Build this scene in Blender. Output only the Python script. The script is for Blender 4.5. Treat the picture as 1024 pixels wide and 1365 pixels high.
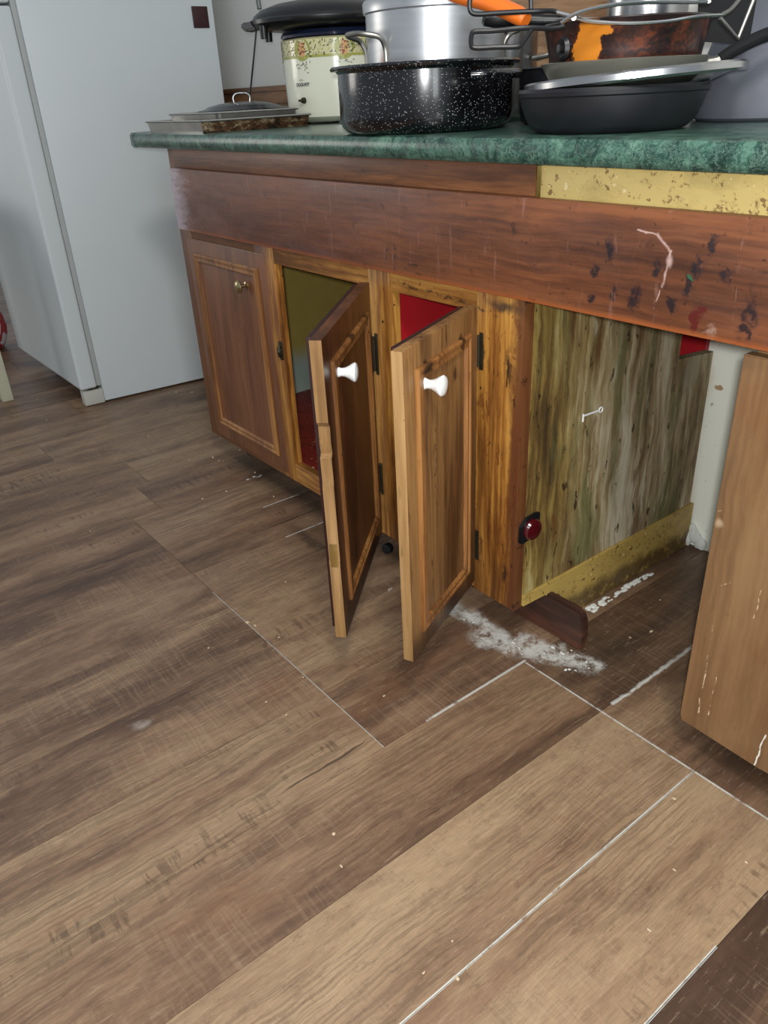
import bpy, bmesh, math, random
from mathutils import Vector, Matrix, Euler
random.seed(7)
C = bpy.context.scene.collection
for o in list(bpy.data.objects): bpy.data.objects.remove(o)
S = bpy.context.scene
rad = math.radians

# ------------------------------------------------------------------ camera
FPX = 1044.66
YAW, PITCH, ROLL = -.92934, -.4904, -.05187
CAM = Vector((0, -.925, .97))
def cam_axes():
    sa, ca, sb, cb, sc, cc = math.sin(YAW), math.cos(YAW), math.sin(PITCH), math.cos(PITCH), math.sin(ROLL), math.cos(ROLL)
    fwd = Vector((sa*cb, ca*cb, sb)); right = Vector((ca, -sa, 0)); up = right.cross(fwd)
    return cc*right + sc*up, -sc*right + cc*up, fwd
RX, UX, FX = cam_axes()
cam_data = bpy.data.cameras.new('camera'); cam = bpy.data.objects.new('camera', cam_data); C.objects.link(cam)
cam_data.sensor_fit = 'VERTICAL'; cam_data.sensor_height = 36; cam_data.lens = FPX/1365*36
cam_data.clip_start = .02
m = Matrix((RX, UX, -FX)).transposed().to_4x4(); m.translation = CAM
cam.matrix_world = m
S.camera = cam

# ------------------------------------------------------------------ view, world, lights
S.view_settings.view_transform = 'Standard'; S.view_settings.look = 'None'
S.view_settings.exposure = 0.0; S.view_settings.gamma = 1
S.view_settings.use_curve_mapping = False
w = bpy.data.worlds.new('world'); S.world = w; w.use_nodes = True
w.node_tree.nodes['Background'].inputs[0].default_value = (.80, .90, 1, 1)
w.node_tree.nodes['Background'].inputs[1].default_value = .43
def area(name, loc, target, size, power, col, sy=None):
    l = bpy.data.lights.new(name, 'AREA'); l.energy = power; l.color = col; l.size = size
    if sy: l.shape = 'RECTANGLE'; l.size_y = sy
    o = bpy.data.objects.new(name, l); C.objects.link(o); o.location = loc
    o.rotation_euler = (Vector(target)-Vector(loc)).to_track_quat('-Z', 'Y').to_euler()
    return o
area('ceiling_light', (.25, -.95, 2.25), (-1.0, -.4, .3), .35, 24, (1, .97, .93))
area('phone_flash', (.035, -.965, 1.00), (-1.0, -.1, .45), .03, 15.0, (.97, .99, 1))
area('added_tall_light', (1.55, -1.35, 1.35), (-1.2, .1, .8), .35, 16, (.95, .98, 1), 1.7)  # unseen tall source, added for the upright highlights on the pots
area('window_daylight', (-4.3, -1.9, 1.35), (-1.8, -.6, .3), .9, 15, (1, .94, .87), 1.1)

# ------------------------------------------------------------------ material helper
class M:
    def __init__(s, name):
        s.m = bpy.data.materials.new(name); s.m.use_nodes = True; s.t = s.m.node_tree
        s.b = s.t.nodes['Principled BSDF']
        tc = s.t.nodes.new('ShaderNodeTexCoord'); s.obj = tc.outputs['Object']; s.uv = tc.outputs['UV']
    def put(s, sock, v):
        if isinstance(v, bpy.types.NodeSocket): s.t.links.new(v, sock)
        elif isinstance(v, (tuple, list)) and sock.type == 'RGBA': sock.default_value = (*v[:3], 1)
        else: sock.default_value = v
    def math(s, op, a, b=None, c=None, clamp=False):
        n = s.t.nodes.new('ShaderNodeMath'); n.operation = op; n.use_clamp = clamp
        s.put(n.inputs[0], a)
        if b is not None: s.put(n.inputs[1], b)
        if c is not None: s.put(n.inputs[2], c)
        return n.outputs[0]
    def vmath(s, op, a, b=None):
        n = s.t.nodes.new('ShaderNodeVectorMath'); n.operation = op; s.put(n.inputs[0], a)
        if b is not None:
            if op == 'SCALE': s.put(n.inputs[3], b)
            else: s.put(n.inputs[1], b)
        return n.outputs[1] if op in ('LENGTH', 'DISTANCE', 'DOT_PRODUCT') else n.outputs[0]
    def noise(s, v, sc=(1, 1, 1), detail=4, rough=.55, dist=0, col=False):
        v = s.vmath('MULTIPLY', v, tuple(float(q) for q in sc) if isinstance(sc, tuple) else (sc,)*3)
        n = s.t.nodes.new('ShaderNodeTexNoise'); n.inputs['Scale'].default_value = 1
        n.inputs['Detail'].default_value = detail; n.inputs['Roughness'].default_value = rough
        n.inputs['Distortion'].default_value = dist
        s.put(n.inputs['Vector'], v); return n.outputs['Color'] if col else n.outputs['Fac']
    def step(s, v, a, b):      # smooth 0..1 between a and b
        n = s.t.nodes.new('ShaderNodeMapRange'); n.interpolation_type = 'SMOOTHSTEP'
        s.put(n.inputs['Value'], v); n.inputs['From Min'].default_value = a; n.inputs['From Max'].default_value = b
        return n.outputs['Result']
    def ramp(s, f, stops):
        n = s.t.nodes.new('ShaderNodeValToRGB'); e = n.color_ramp.elements
        while len(e) < len(stops): e.new(.5)
        for i, (p, c) in enumerate(stops): e[i].position = p; e[i].color = (*c, 1)
        s.put(n.inputs[0], f); return n.outputs[0]
    def mix(s, f, a, b, mode='MIX'):
        n = s.t.nodes.new('ShaderNodeMix'); n.data_type = 'RGBA'; n.blend_type = mode
        s.put(n.inputs[0], f); s.put(n.inputs[6], a); s.put(n.inputs[7], b); return n.outputs[2]
    def attr(s, name):
        n = s.t.nodes.new('ShaderNodeAttribute'); n.attribute_name = name; return n
    def sep(s, v):
        n = s.t.nodes.new('ShaderNodeSeparateXYZ'); s.put(n.inputs[0], v); return n.outputs
    def comb(s, x, y, z):
        n = s.t.nodes.new('ShaderNodeCombineXYZ'); s.put(n.inputs[0], x); s.put(n.inputs[1], y); s.put(n.inputs[2], z); return n.outputs[0]
    def warp(s, v, amp, sc):
        n = s.noise(v, sc, 4, .6, 0, True); n = s.vmath('SUBTRACT', n, (.5, .5, .5)); return s.vmath('ADD', v, s.vmath('SCALE', n, amp))
    def blob(s, v, c, r, soft=.5):
        d = s.vmath('SUBTRACT', v, c); d = s.vmath('MULTIPLY', d, tuple(1/q for q in r)); return s.step(s.vmath('LENGTH', d), 1.0, 1-soft)
    def seg(s, v, a, b, wd, soft=.5):
        a = Vector(a); b = Vector(b); ba = b-a
        pa = s.vmath('SUBTRACT', v, tuple(a)); h = s.math('MULTIPLY', s.vmath('DOT_PRODUCT', pa, tuple(ba)), 1/ba.length_squared, clamp=True)
        d = s.vmath('DISTANCE', pa, s.vmath('SCALE', tuple(ba), h)); return s.step(d, wd, wd*(1-soft))
    def maxs(s, L):
        o = L[0]
        for q in L[1:]: o = s.math('MAXIMUM', o, q)
        return o
    def rnd(s, v, k=20):
        n = s.t.nodes.new('ShaderNodeObjectInfo'); return s.vmath('ADD', v, s.vmath('SCALE', s.comb(n.outputs['Random'], n.outputs['Random'], n.outputs['Random']), k))
    def bump(s, h, st=.2, d=.002):
        n = s.t.nodes.new('ShaderNodeBump'); n.inputs['Strength'].default_value = st; n.inputs['Distance'].default_value = d
        s.put(n.inputs['Height'], h); s.t.links.new(n.outputs[0], s.b.inputs['Normal']); return s
    def out(s, col, rough=.5, metal=0, coat=0, spec=None, crough=.1):
        s.put(s.b.inputs['Base Color'], col); s.put(s.b.inputs['Roughness'], rough); s.put(s.b.inputs['Metallic'], metal)
        s.b.inputs['Coat Weight'].default_value = coat; s.b.inputs['Coat Roughness'].default_value = crough
        if spec is not None: s.b.inputs['Specular IOR Level'].default_value = spec
        return s.m
def srgb(r, g, b):
    f = lambda c: (c/255/12.92) if c/255 <= .04045 else ((c/255+.055)/1.055)**2.4
    return (f(r), f(g), f(b))

def plain(name, rgb, rough=.5, metal=0, coat=0, var=.12, sc=14):
    k = M(name); c = srgb(*rgb); n = k.noise(k.rnd(k.obj), sc, 4)
    col = k.mix(n, tuple(q*(1-var) for q in c), tuple(min(1, q*(1+var)) for q in c))
    k.bump(k.noise(k.obj, 60, 3), .05, .001)
    return k.out(col, k.math('ADD', rough-.05, k.math('MULTIPLY', n, .1)), metal, coat)

AX = {'x': ((1.6, 9, 9), (6, 120, 120)), 'z': ((9, 9, 1.3), (120, 120, 4)), 'y': ((9, 1.3, 9), (120, 4, 120))}
def wood(name, dark, mid, light, axis='z', rough=.4, coat=0, specks=.5, speckc=(28, 16, 8), extra=None, contrast=1, warpamp=.02, rnd=True):
    k = M(name); v0 = k.rnd(k.obj) if rnd else k.obj
    v = k.warp(v0, warpamp, 5)
    big, fine = AX[axis]
    a = k.noise(v, big, 5, .6, .4); b = k.noise(v, fine, 3, .6)
    f = k.math('ADD', k.math('MULTIPLY', a, .68), k.math('MULTIPLY', b, .32))
    f = k.step(f, .5-.17/contrast, .5+.17/contrast)
    col = k.ramp(f, [(0, srgb(*dark)), (.5, srgb(*mid)), (1, srgb(*light))])
    sp = k.step(k.noise(v0, tuple(q*5 for q in big), 3, .7), .66, .72)
    sp2 = k.step(k.noise(v0, 70, 2, .5), .70, .76)
    col = k.mix(k.math('MULTIPLY', k.math('MAXIMUM', sp, sp2), specks), col, srgb(*speckc))
    r = k.math('ADD', rough-.08, k.math('MULTIPLY', a, .2))
    if extra: col = extra(k, col)
    k.bump(k.math('ADD', b, k.math('MULTIPLY', a, .5)), .25, .0012)
    return k.out(col, r, 0, coat)

# ------------------------------------------------------------------ mesh helpers
def sharp(me, ang=35):
    for p in me.polygons: p.use_smooth = True
    me.set_sharp_from_angle(angle=rad(ang))
def obj(name, bm, mat, parent=None, smooth=True, kind=None, label=None, world=False):
    """link one mesh object; world=True: the mesh is given in world metres and is moved into the parent's frame"""
    if world and parent is not None:
        p = parent; T = Matrix.Identity(4)
        while p is not None:
            T = (Matrix.Translation(p.location) @ p.rotation_euler.to_matrix().to_4x4()) @ T; p = p.parent
        bmesh.ops.transform(bm, matrix=T.inverted(), verts=bm.verts)
    bmesh.ops.recalc_face_normals(bm, faces=bm.faces)
    me = bpy.data.meshes.new(name); bm.to_mesh(me); bm.free()
    for q in (mat if isinstance(mat, (list, tuple)) else [mat]): me.materials.append(q)
    if smooth: sharp(me)
    o = bpy.data.objects.new(name, me); C.objects.link(o)
    if parent is not None: o.parent = parent
    if kind: o['kind'] = kind
    if label: o['label'] = label
    return o
def thing(name, label, cat, loc=(0, 0, 0), rz=0, group=None):
    o = bpy.data.objects.new(name, None); C.objects.link(o); o.location = loc; o.rotation_euler = (0, 0, rz)
    o.empty_display_size = .05
    o['label'] = label; o['category'] = cat
    if group: o['group'] = group
    return o
def tag(o, label, cat, group=None, kind=None):
    o['label'] = label; o['category'] = cat
    if group: o['group'] = group
    if kind: o['kind'] = kind
    return o
def struct(name, bm, mat, **k): return obj(name, bm, mat, kind='structure', **k)
def NB(): return bmesh.new()
def box(bm, x0, x1, y0, y1, z0, z1, bev=0, seg=2, mi=0):
    r = bmesh.ops.create_cube(bm, size=1); vs = r['verts']
    for v in vs: v.co = Vector(((x0+x1)/2+v.co.x*(x1-x0), (y0+y1)/2+v.co.y*(y1-y0), (z0+z1)/2+v.co.z*(z1-z0)))
    fs = list({f for v in vs for f in v.link_faces})
    for f in fs: f.material_index = mi
    if bev:
        es = list({e for v in vs for e in v.link_edges})
        r = bmesh.ops.bevel(bm, geom=es, offset=bev, segments=seg, affect='EDGES', profile=.6)
        for f in r['faces']: f.material_index = mi
    return bm
def prism(bm, pts, axis, a, b, bev=0, mi=0):
    """extrude a polygon; axis 'x': pts=(y,z); 'y': pts=(x,z); 'z': pts=(x,y)"""
    mk = {'x': lambda p, t: (t, p[0], p[1]), 'y': lambda p, t: (p[0], t, p[1]), 'z': lambda p, t: (p[0], p[1], t)}[axis]
    A = [bm.verts.new(mk(p, a)) for p in pts]; B = [bm.verts.new(mk(p, b)) for p in pts]; n = len(pts)
    fs = [bm.faces.new(A), bm.faces.new(B[::-1])] + [bm.faces.new((A[i], B[i], B[(i+1) % n], A[(i+1) % n])) for i in range(n)]
    for f in fs: f.material_index = mi
    if bev:
        es = list({e for f in fs for e in f.edges}); bmesh.ops.bevel(bm, geom=es, offset=bev, segments=2, affect='EDGES')
    return bm
def lathe(bm, prof, seg=64, c=(0, 0, 0), sx=1, sy=1, mi=0):
    """prof = list of (r,z); r=0 ends close"""
    rings = []
    for r, z in prof:
        if r < 1e-6: rings.append([bm.verts.new((c[0], c[1], c[2]+z))])
        else: rings.append([bm.verts.new((c[0]+r*sx*math.cos(t), c[1]+r*sy*math.sin(t), c[2]+z)) for t in [2*math.pi*i/seg for i in range(seg)]])
    for A, B in zip(rings, rings[1:]):
        for i in range(seg):
            j = (i+1) % seg
            if len(A) == 1 and len(B) == 1: continue
            if len(A) == 1: f = bm.faces.new((A[0], B[i], B[j]))
            elif len(B) == 1: f = bm.faces.new((A[i], B[0], A[j]))
            else: f = bm.faces.new((A[i], B[i], B[j], A[j]))
            f.material_index = mi
    return bm
def smooth_path(pts, n=8, closed=False):
    pts = [Vector(p) for p in pts]; out = []; N = len(pts)
    rng = range(N if closed else N-1)
    for i in rng:
        if closed: p0, p1, p2, p3 = pts[i-1], pts[i], pts[(i+1) % N], pts[(i+2) % N]
        else: p0, p1, p2, p3 = pts[max(i-1, 0)], pts[i], pts[i+1], pts[min(i+2, N-1)]
        for k in range(n):
            t = k/n
            out.append(.5*((2*p1)+(-p0+p2)*t+(2*p0-5*p1+4*p2-p3)*t*t+(-p0+3*p1-3*p2+p3)*t**3))
    if not closed: out.append(pts[-1])
    return out
def tube(bm, pts, r, seg=10, closed=False, flat=1.0, mi=0):
    """r a number or list; flat squashes along the local binormal"""
    pts = [Vector(p) for p in pts]; N = len(pts); rs = r if isinstance(r, (list, tuple)) else [r]*N
    if len(rs) != N: rs = [rs[0]+(rs[-1]-rs[0])*i/(N-1) for i in range(N)]
    rings = []; up = None
    for i, p in enumerate(pts):
        if closed: d = pts[(i+1) % N]-pts[i-1]
        else: d = pts[min(i+1, N-1)]-pts[max(i-1, 0)]
        d.normalize()
        if up is None: up = d.orthogonal().normalized() if abs(d.z) > .9 else Vector((0, 0, 1))
        s = d.cross(up)
        if s.length < 1e-5: s = d.orthogonal()
        s.normalize(); up = s.cross(d).normalized()
        rings.append([bm.verts.new(p+rs[i]*(math.cos(t)*s+math.sin(t)*flat*up)) for t in [2*math.pi*k/seg for k in range(seg)]])
    fs = []
    for i in range(N if closed else N-1):
        A, B = rings[i], rings[(i+1) % N]
        for k in range(seg): fs.append(bm.faces.new((A[k], A[(k+1) % seg], B[(k+1) % seg], B[k])))
    if not closed: fs.append(bm.faces.new(rings[0][::-1])); fs.append(bm.faces.new(rings[-1]))
    for f in fs: f.material_index = mi
    return bm
def at(px, py, d):
    """world point seen at photograph pixel (px,py), at horizontal distance d metres from the camera"""
    v = RX*((px-512)/FPX) - UX*((py-682.5)/FPX) + FX
    return CAM + v*(d/math.hypot(v.x, v.y))

# ------------------------------------------------------------------ materials
def floor_mat():
    k = M('vinyl_plank'); sd = k.attr('seed').outputs['Fac']; tone = k.attr('tone').outputs['Fac']
    u, v, _ = k.sep(k.uv)
    P = k.comb(k.math('ADD', u, k.math('MULTIPLY', sd, 3.7)), k.math('ADD', v, k.math('MULTIPLY', sd, 9.1)), sd)
    W = k.warp(P, .035, 5)
    a = k.noise(W, (7, 1.1, 1), 5, .6, .5)
    b = k.noise(W, (22, 3.2, 1), 5, .68, .3)
    g = k.noise(W, (230, 5, 1), 2, .5)
    blot = k.noise(P, (13, 7, 1), 5, .75, .6)
    f = k.math('ADD', k.math('MULTIPLY', a, .55), k.math('MULTIPLY', b, .3))
    f = k.math('ADD', f, k.math('MULTIPLY', blot, .15))
    f = k.math('ADD', f, k.math('MULTIPLY', k.math('SUBTRACT', tone, .5), .30))
    f = k.step(f, .28, .76)
    col = k.ramp(f, [(0, srgb(66, 47, 36)), (.25, srgb(100, 75, 57)), (.55, srgb(138, 109, 84)), (1, srgb(168, 142, 110))])
    fg = k.noise(P, (420, 30, 1), 3, .7); col = k.mix(k.math('MULTIPLY', k.step(fg, .35, .65), .22), col, srgb(74, 56, 46))
    ptch = k.noise(P, (30, 18, 3), 5, .75); col = k.mix(k.math('MULTIPLY', k.step(ptch, .50, .66), .25), col, srgb(86, 66, 52))
    # darker long streaks with ragged edges
    st = k.step(k.noise(W, (16, 1.0, 1), 6, .72, .8), .58, .76)
    col = k.mix(k.math('MULTIPLY', st, .45), col, srgb(64, 46, 36))
    # reddish burn
    rb = k.step(k.noise(W, (9, 2.0, 2), 4, .6), .56, .72); col = k.mix(k.math('MULTIPLY', rb, .35), col, srgb(122, 84, 58))
    # fine grain and cross saw marks
    gm = k.noise(P, (3, 2, 1), 3, .5)
    col = k.mix(k.math('MULTIPLY', k.step(g, .42, .62), k.math('MULTIPLY', k.step(gm, .40, .6), .34)), col, srgb(60, 44, 34))
    saw = k.noise(W, (6, 260, 1), 2, .5); sm = k.step(k.noise(P, (5, 1.6, 1), 4, .6), .47, .60)
    col = k.mix(k.math('MULTIPLY', k.math('MULTIPLY', k.step(saw, .48, .66), sm), .13), col, srgb(186, 160, 130))
    saw2 = k.noise(W, (14, 95, 1), 3, .6); s2 = k.step(k.noise(P, (10, 1.3, 4), 4, .6), .56, .66)
    col = k.mix(k.math('MULTIPLY', k.math('MULTIPLY', k.step(saw2, .54, .60), s2), .5), col, srgb(62, 44, 34))
    crk = k.step(k.noise(W, (60, 1.5, 1), 3, .5, .3), .70, .735)
    col = k.mix(k.math('MULTIPLY', crk, .7), col, srgb(36, 26, 22))
    # dust, plaster, dirt, painted shade and a pale spot, each with its own place (object = world metres)
    o = k.obj; wo = k.warp(o, .05, 22); wo2 = k.warp(wo, .03, 90)
    pl = k.maxs([k.seg(wo2, (-1.03, .01, 0), (-.86, .00, 0), .030, .9), k.seg(wo2, (-.90, -.02, 0), (-.80, .02, 0), .040, .9),
                 k.seg(wo2, (-.84, .03, 0), (-.78, .05, 0), .035, .8), k.seg(wo2, (-.80, .02, 0), (-.70, .075, 0), .032, .8)])
    tex = k.step(k.noise(o, 38, 5, .75), .34, .56)
    pl1 = k.math('MULTIPLY', pl, tex)
    thin = k.maxs([k.seg(o, (-.796, -.26, 0), (-.796, -.012, 0), .0035, .6), k.seg(k.warp(o, .012, 50), (-.612, .015, 0), (-.612, .27, 0), .0055, .7),
                   k.seg(o, (-.79, -.0155, 0), (-.2, -.0155, 0), .0022, .5), k.seg(o, (-.433, -.95, 0), (-.433, -.02, 0), .0022, .5),
                   k.seg(o, (-.251, -.62, 0), (-.251, -.25, 0), .0022, .5), k.seg(o, (-1.42, -.356, 0), (-.796, -.356, 0), .0013, .5),
                   k.seg(wo, (-1.16, -.06, 0), (-1.16, .03, 0), .0040, .6), k.seg(o, (-1.52, -.10, 0), (-1.52, .05, 0), .0025, .6),
                   k.seg(o, (-1.70, -.06, 0), (-1.70, .05, 0), .0025, .6), k.seg(wo, (-1.885, -.03, 0), (-1.885, .04, 0), .004, .6)])
    thn = k.math('MULTIPLY', thin, k.step(k.noise(o, 45, 3, .6), .22, .5))
    pm = k.math('MAXIMUM', k.math('MULTIPLY', pl1, .8), k.math('MULTIPLY', thn, .8))
    grime_shade = k.maxs([k.blob(wo, (-.71, .13, 0), (.13, .16, 1), .9), k.seg(wo, (-2.0, .05, 0), (-1.25, .06, 0), .07, .9),
                    k.blob(wo, (-.36, .09, 0), (.2, .11, 1), .9), k.blob(wo, (-1.45, -.06, 0), (.2, .03, 1), .9)])  # dirt in the bay, plus shade below the cabinets put into the colour
    col = k.mix(k.math('MULTIPLY', grime_shade, .62), col, srgb(44, 34, 28))
    sm_ = k.blob(wo, (-1.121, -.648, 0), (.016, .024, 1), .95)  # one faint pale spot on the planks
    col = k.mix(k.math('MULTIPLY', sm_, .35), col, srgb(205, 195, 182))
    col = k.mix(pm, col, srgb(208, 208, 200))
    mt = k.noise(P, (55, 26, 2), 6, .85); col = k.mix(k.math('MULTIPLY', k.step(mt, .54, .64), .30), col, srgb(70, 50, 38))
    lt = k.noise(P, (160, 22, 5), 4, .8); col = k.mix(k.math('MULTIPLY', k.step(lt, .56, .68), k.math('MULTIPLY', k.math('SUBTRACT', 1, pm), .22)), col, srgb(192, 168, 138))
    k.bump(k.math('ADD', k.math('MULTIPLY', g, .6), k.math('ADD', b, pm)), .22, .0010)
    r = k.math('ADD', .34, k.math('MULTIPLY', k.noise(o, 3, 4), .16))
    return k.out(col, k.math('ADD', r, k.math('MULTIPLY', pm, .3)), 0, 0, .5)

def apron_extra(k, col):
    o = k.obj; x, y, z = k.sep(o); w = k.warp(k.warp(o, .03, 26), .022, 95); wl = k.warp(o, .010, 30)
    # big tonal drift: orange-brown right, redder purple-brown left (varnish worn)
    gx = k.step(k.math('ADD', x, k.math('MULTIPLY', k.noise(o, (4, 1, 12), 4, .6), .5)), -1.55, -.55)
    col = k.mix(k.math('MULTIPLY', k.math('SUBTRACT', 1, gx), .42), col, srgb(96, 52, 40))
    haze = k.math('MULTIPLY', k.step(k.noise(w, (3.5, 5, 11), 5, .7), .48, .66), k.math('MULTIPLY_ADD', k.step(x, -.9, -1.8), .3, .10))
    col = k.mix(haze, col, srgb(124, 92, 84))
    B = lambda cx, cz, rx, rz, s=.55: k.blob(w, (cx, -.02, cz), (rx, 1, rz), s)
    dk = k.maxs([B(-.676, .775, .010, .018), B(-.697, .739, .010, .013), B(-.629, .712, .013, .020), B(-.663, .717, .008, .013), B(-.603, .757, .008, .013),
                 B(-.530, .788, .007, .022), B(-.543, .765, .011, .018), B(-.553, .742, .008, .020), B(-.500, .755, .012, .010), B(-.575, .715, .010, .012),
                 B(-.470, .720, .014, .016), B(-.700, .705, .008, .010), B(-.475, .70, .012, .008)])
    dk = k.math('MULTIPLY', dk, k.step(k.noise(o, 75, 4, .7), .36, .52))
    col = k.mix(k.math('MULTIPLY', dk, .92), col, srgb(26, 18, 24))
    sm = k.math('MULTIPLY', k.step(k.noise(w, (60, 1, 40), 4, .7), .60, .68), .55); col = k.mix(sm, col, srgb(50, 26, 22))
    sv = k.math('MULTIPLY', k.step(k.noise(wl, (70, 1, 9), 4, .7), .58, .70), .35); col = k.mix(sv, col, srgb(150, 110, 98))
    ln = k.maxs([k.seg(w, (-1.141, -.02, .742), (-1.144, -.02, .690), .0035, .6), k.seg(w, (-1.164, -.02, .722), (-1.17, -.02, .700), .004, .8)])
    col = k.mix(k.math('MULTIPLY', ln, .8), col, srgb(36, 34, 44))
    rd = k.maxs([B(-.536, .702, .010, .022), B(-.527, .715, .006, .012)]); col = k.mix(k.math('MULTIPLY', rd, .85), col, srgb(78, 12, 12))
    pk = k.maxs([k.seg(wl, (-.636, -.02, .800), (-.605, -.02, .798), .0018, .8), k.seg(wl, (-.605, -.02, .798), (-.586, -.02, .780), .0030, .8),
                 k.seg(wl, (-.584, -.02, .780), (-.590, -.02, .735), .0028, .8), k.seg(wl, (-.590, -.02, .74), (-.600, -.02, .70), .0012, .8), k.blob(wl, (-.584, -.02, .768), (.007, 1, .012), .9)])
    col = k.mix(k.math('MULTIPLY', pk, .75), col, srgb(190, 160, 150))
    gr = k.blob(w, (-.512, -.02, .688), (.010, 1, .012), .8); col = k.mix(k.math('MULTIPLY', gr, .6), col, srgb(160, 130, 115))
    gn = k.blob(w, (-.551, -.02, .752), (.004, 1, .005), .6); col = k.mix(k.math('MULTIPLY', gn, .8), col, srgb(30, 95, 60))
    rt = k.math('MULTIPLY', k.step(k.noise(w, (22, 1, 14), 4, .7), .60, .68), k.step(x, -.95, -.45))
    col = k.mix(k.math('MULTIPLY', rt, .65), col, srgb(44, 24, 24))
    nt = k.maxs([k.seg(w, (a-.014, -.02, .683), (a+.014, -.02, .682), .0026, .4) for a in (-1.995, -1.728, -1.556, -1.303, -1.22)])
    col = k.mix(k.math('MULTIPLY', nt, .9), col, srgb(14, 10, 10))
    ed = k.math('MULTIPLY', k.step(z, .690, .681), .6); col = k.mix(ed, col, srgb(158, 82, 34))
    end_glare = k.math('MULTIPLY', k.step(k.math('ADD', x, k.math('MULTIPLY', k.noise(w, (9, 1, 60), 5, .8), .22)), -1.83, -1.95), .75)  # whitish glare on the worn left end, painted into the colour
    return k.mix(end_glare, col, srgb(196, 186, 196))
def frame_extra(k, col):
    o = k.obj; x, y, z = k.sep(o); w = k.warp(k.warp(o, .03, 22), .012, 90)
    # red-brown varnish left at the outer edges, worn to orange in the middle
    vr = k.maxs([k.math('MULTIPLY', k.step(k.math('ADD', x, k.math('MULTIPLY', k.noise(w, (20, 1, 3), 5, .7), .06)), -.842, -.822), .9),
                 k.math('MULTIPLY', k.step(x, -1.60, -1.72), .8)])
    col = k.mix(vr, col, srgb(88, 48, 26))
    dk = k.maxs([k.blob(w, (-.936, 0, .572), (.010, 1, .030), .5), k.blob(w, (-.944, 0, .18), (.009, 1, .030), .7), k.blob(w, (-.868, 0, .16), (.010, 1, .03), .8),
                 k.blob(w, (-.87, 0, .56), (.008, 1, .05), .9), k.seg(w, (-1.16, 0, .66), (-.9, 0, .642), .004, .9), k.blob(w, (-.885, 0, .66), (.05, 1, .012), .9)])
    st = k.math('MULTIPLY', k.step(k.noise(w, (34, 1, 7), 5, .75), .55, .64), k.step(x, -1.35, -.95)); col = k.mix(k.math('MULTIPLY', st, .65), col, srgb(84, 34, 14))
    s3 = k.math('MULTIPLY', k.step(k.noise(w, (90, 1, 45), 4, .7), .60, .67), k.step(x, -1.7, -.95)); col = k.mix(k.math('MULTIPLY', s3, .8), col, srgb(34, 20, 12))
    return k.mix(k.math('MULTIPLY', dk, .8), col, srgb(34, 26, 22))
def ply_extra(k, col):
    o = k.obj; w = k.warp(o, .012, 30)
    dr = k.step(k.noise(k.warp(o, .1, 4), (5, 5, 4), 5, .65), .42, .62); col = k.mix(k.math('MULTIPLY', dr, .3), col, srgb(112, 66, 34))
    sc = k.maxs([k.seg(w, (-.452, 0, .10), (-.452, 0, .28), .0012, .5), k.seg(w, (-.435, 0, .09), (-.434, 0, .18), .0010, .5), k.seg(w, (-.462, 0, .33), (-.44, 0, .345), .001, .5),
                 k.seg(w, (-.475, 0, .445), (-.45, 0, .455), .0009, .5), k.seg(w, (-.40, 0, .30), (-.395, 0, .36), .001, .5)])
    sc = k.math('MULTIPLY', sc, k.step(k.noise(o, 70, 3, .6), .4, .55)); col = k.mix(k.math('MULTIPLY', sc, .8), col, srgb(220, 196, 160))
    kn = k.blob(w, (-.471, 0, .428), (.008, 1, .010), .8); col = k.mix(k.math('MULTIPLY', kn, .6), col, srgb(190, 165, 135))
    ed = k.seg(w, (-.352, 0, .066), (-.349, 0, .13), .0016, .5); return k.mix(ed, col, srgb(225, 220, 205))
def soot(k, col, worn=True):
    o = k.obj; x, y, z = k.sep(o); w = k.warp(k.warp(o, .03, 22), .012, 90)
    lo = k.step(k.math('ADD', z, k.math('MULTIPLY', k.noise(w, (9, 9, 5), 4, .7), .05)), .085, .035)
    L = [k.math('MULTIPLY', lo, .8)]
    if worn: L += [k.blob(w, (.075, 0, .500), (.014, 1, .016), .5), k.blob(w, (.205, 0, .495), (.022, 1, .012), .6), k.blob(w, (.095, 0, .455), (.010, 1, .020), .8), k.seg(w, (.175, 0, .31), (.173, 0, .40), .0022, .8), k.seg(w, (.165, 0, .24), (.176, 0, .31), .002, .8),
               k.math('MULTIPLY', k.step(k.noise(w, (30, 1, 6), 5, .75), .56, .68), .45)]
    col = k.mix(k.math('MULTIPLY', k.maxs(L), .88), col, srgb(36, 24, 20))
    if worn: col = k.mix(k.math('MULTIPLY', k.seg(w, (.13, 0, .16), (.085, 0, .28), .003, .8), .6), col, srgb(120, 34, 16))
    return col
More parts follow.
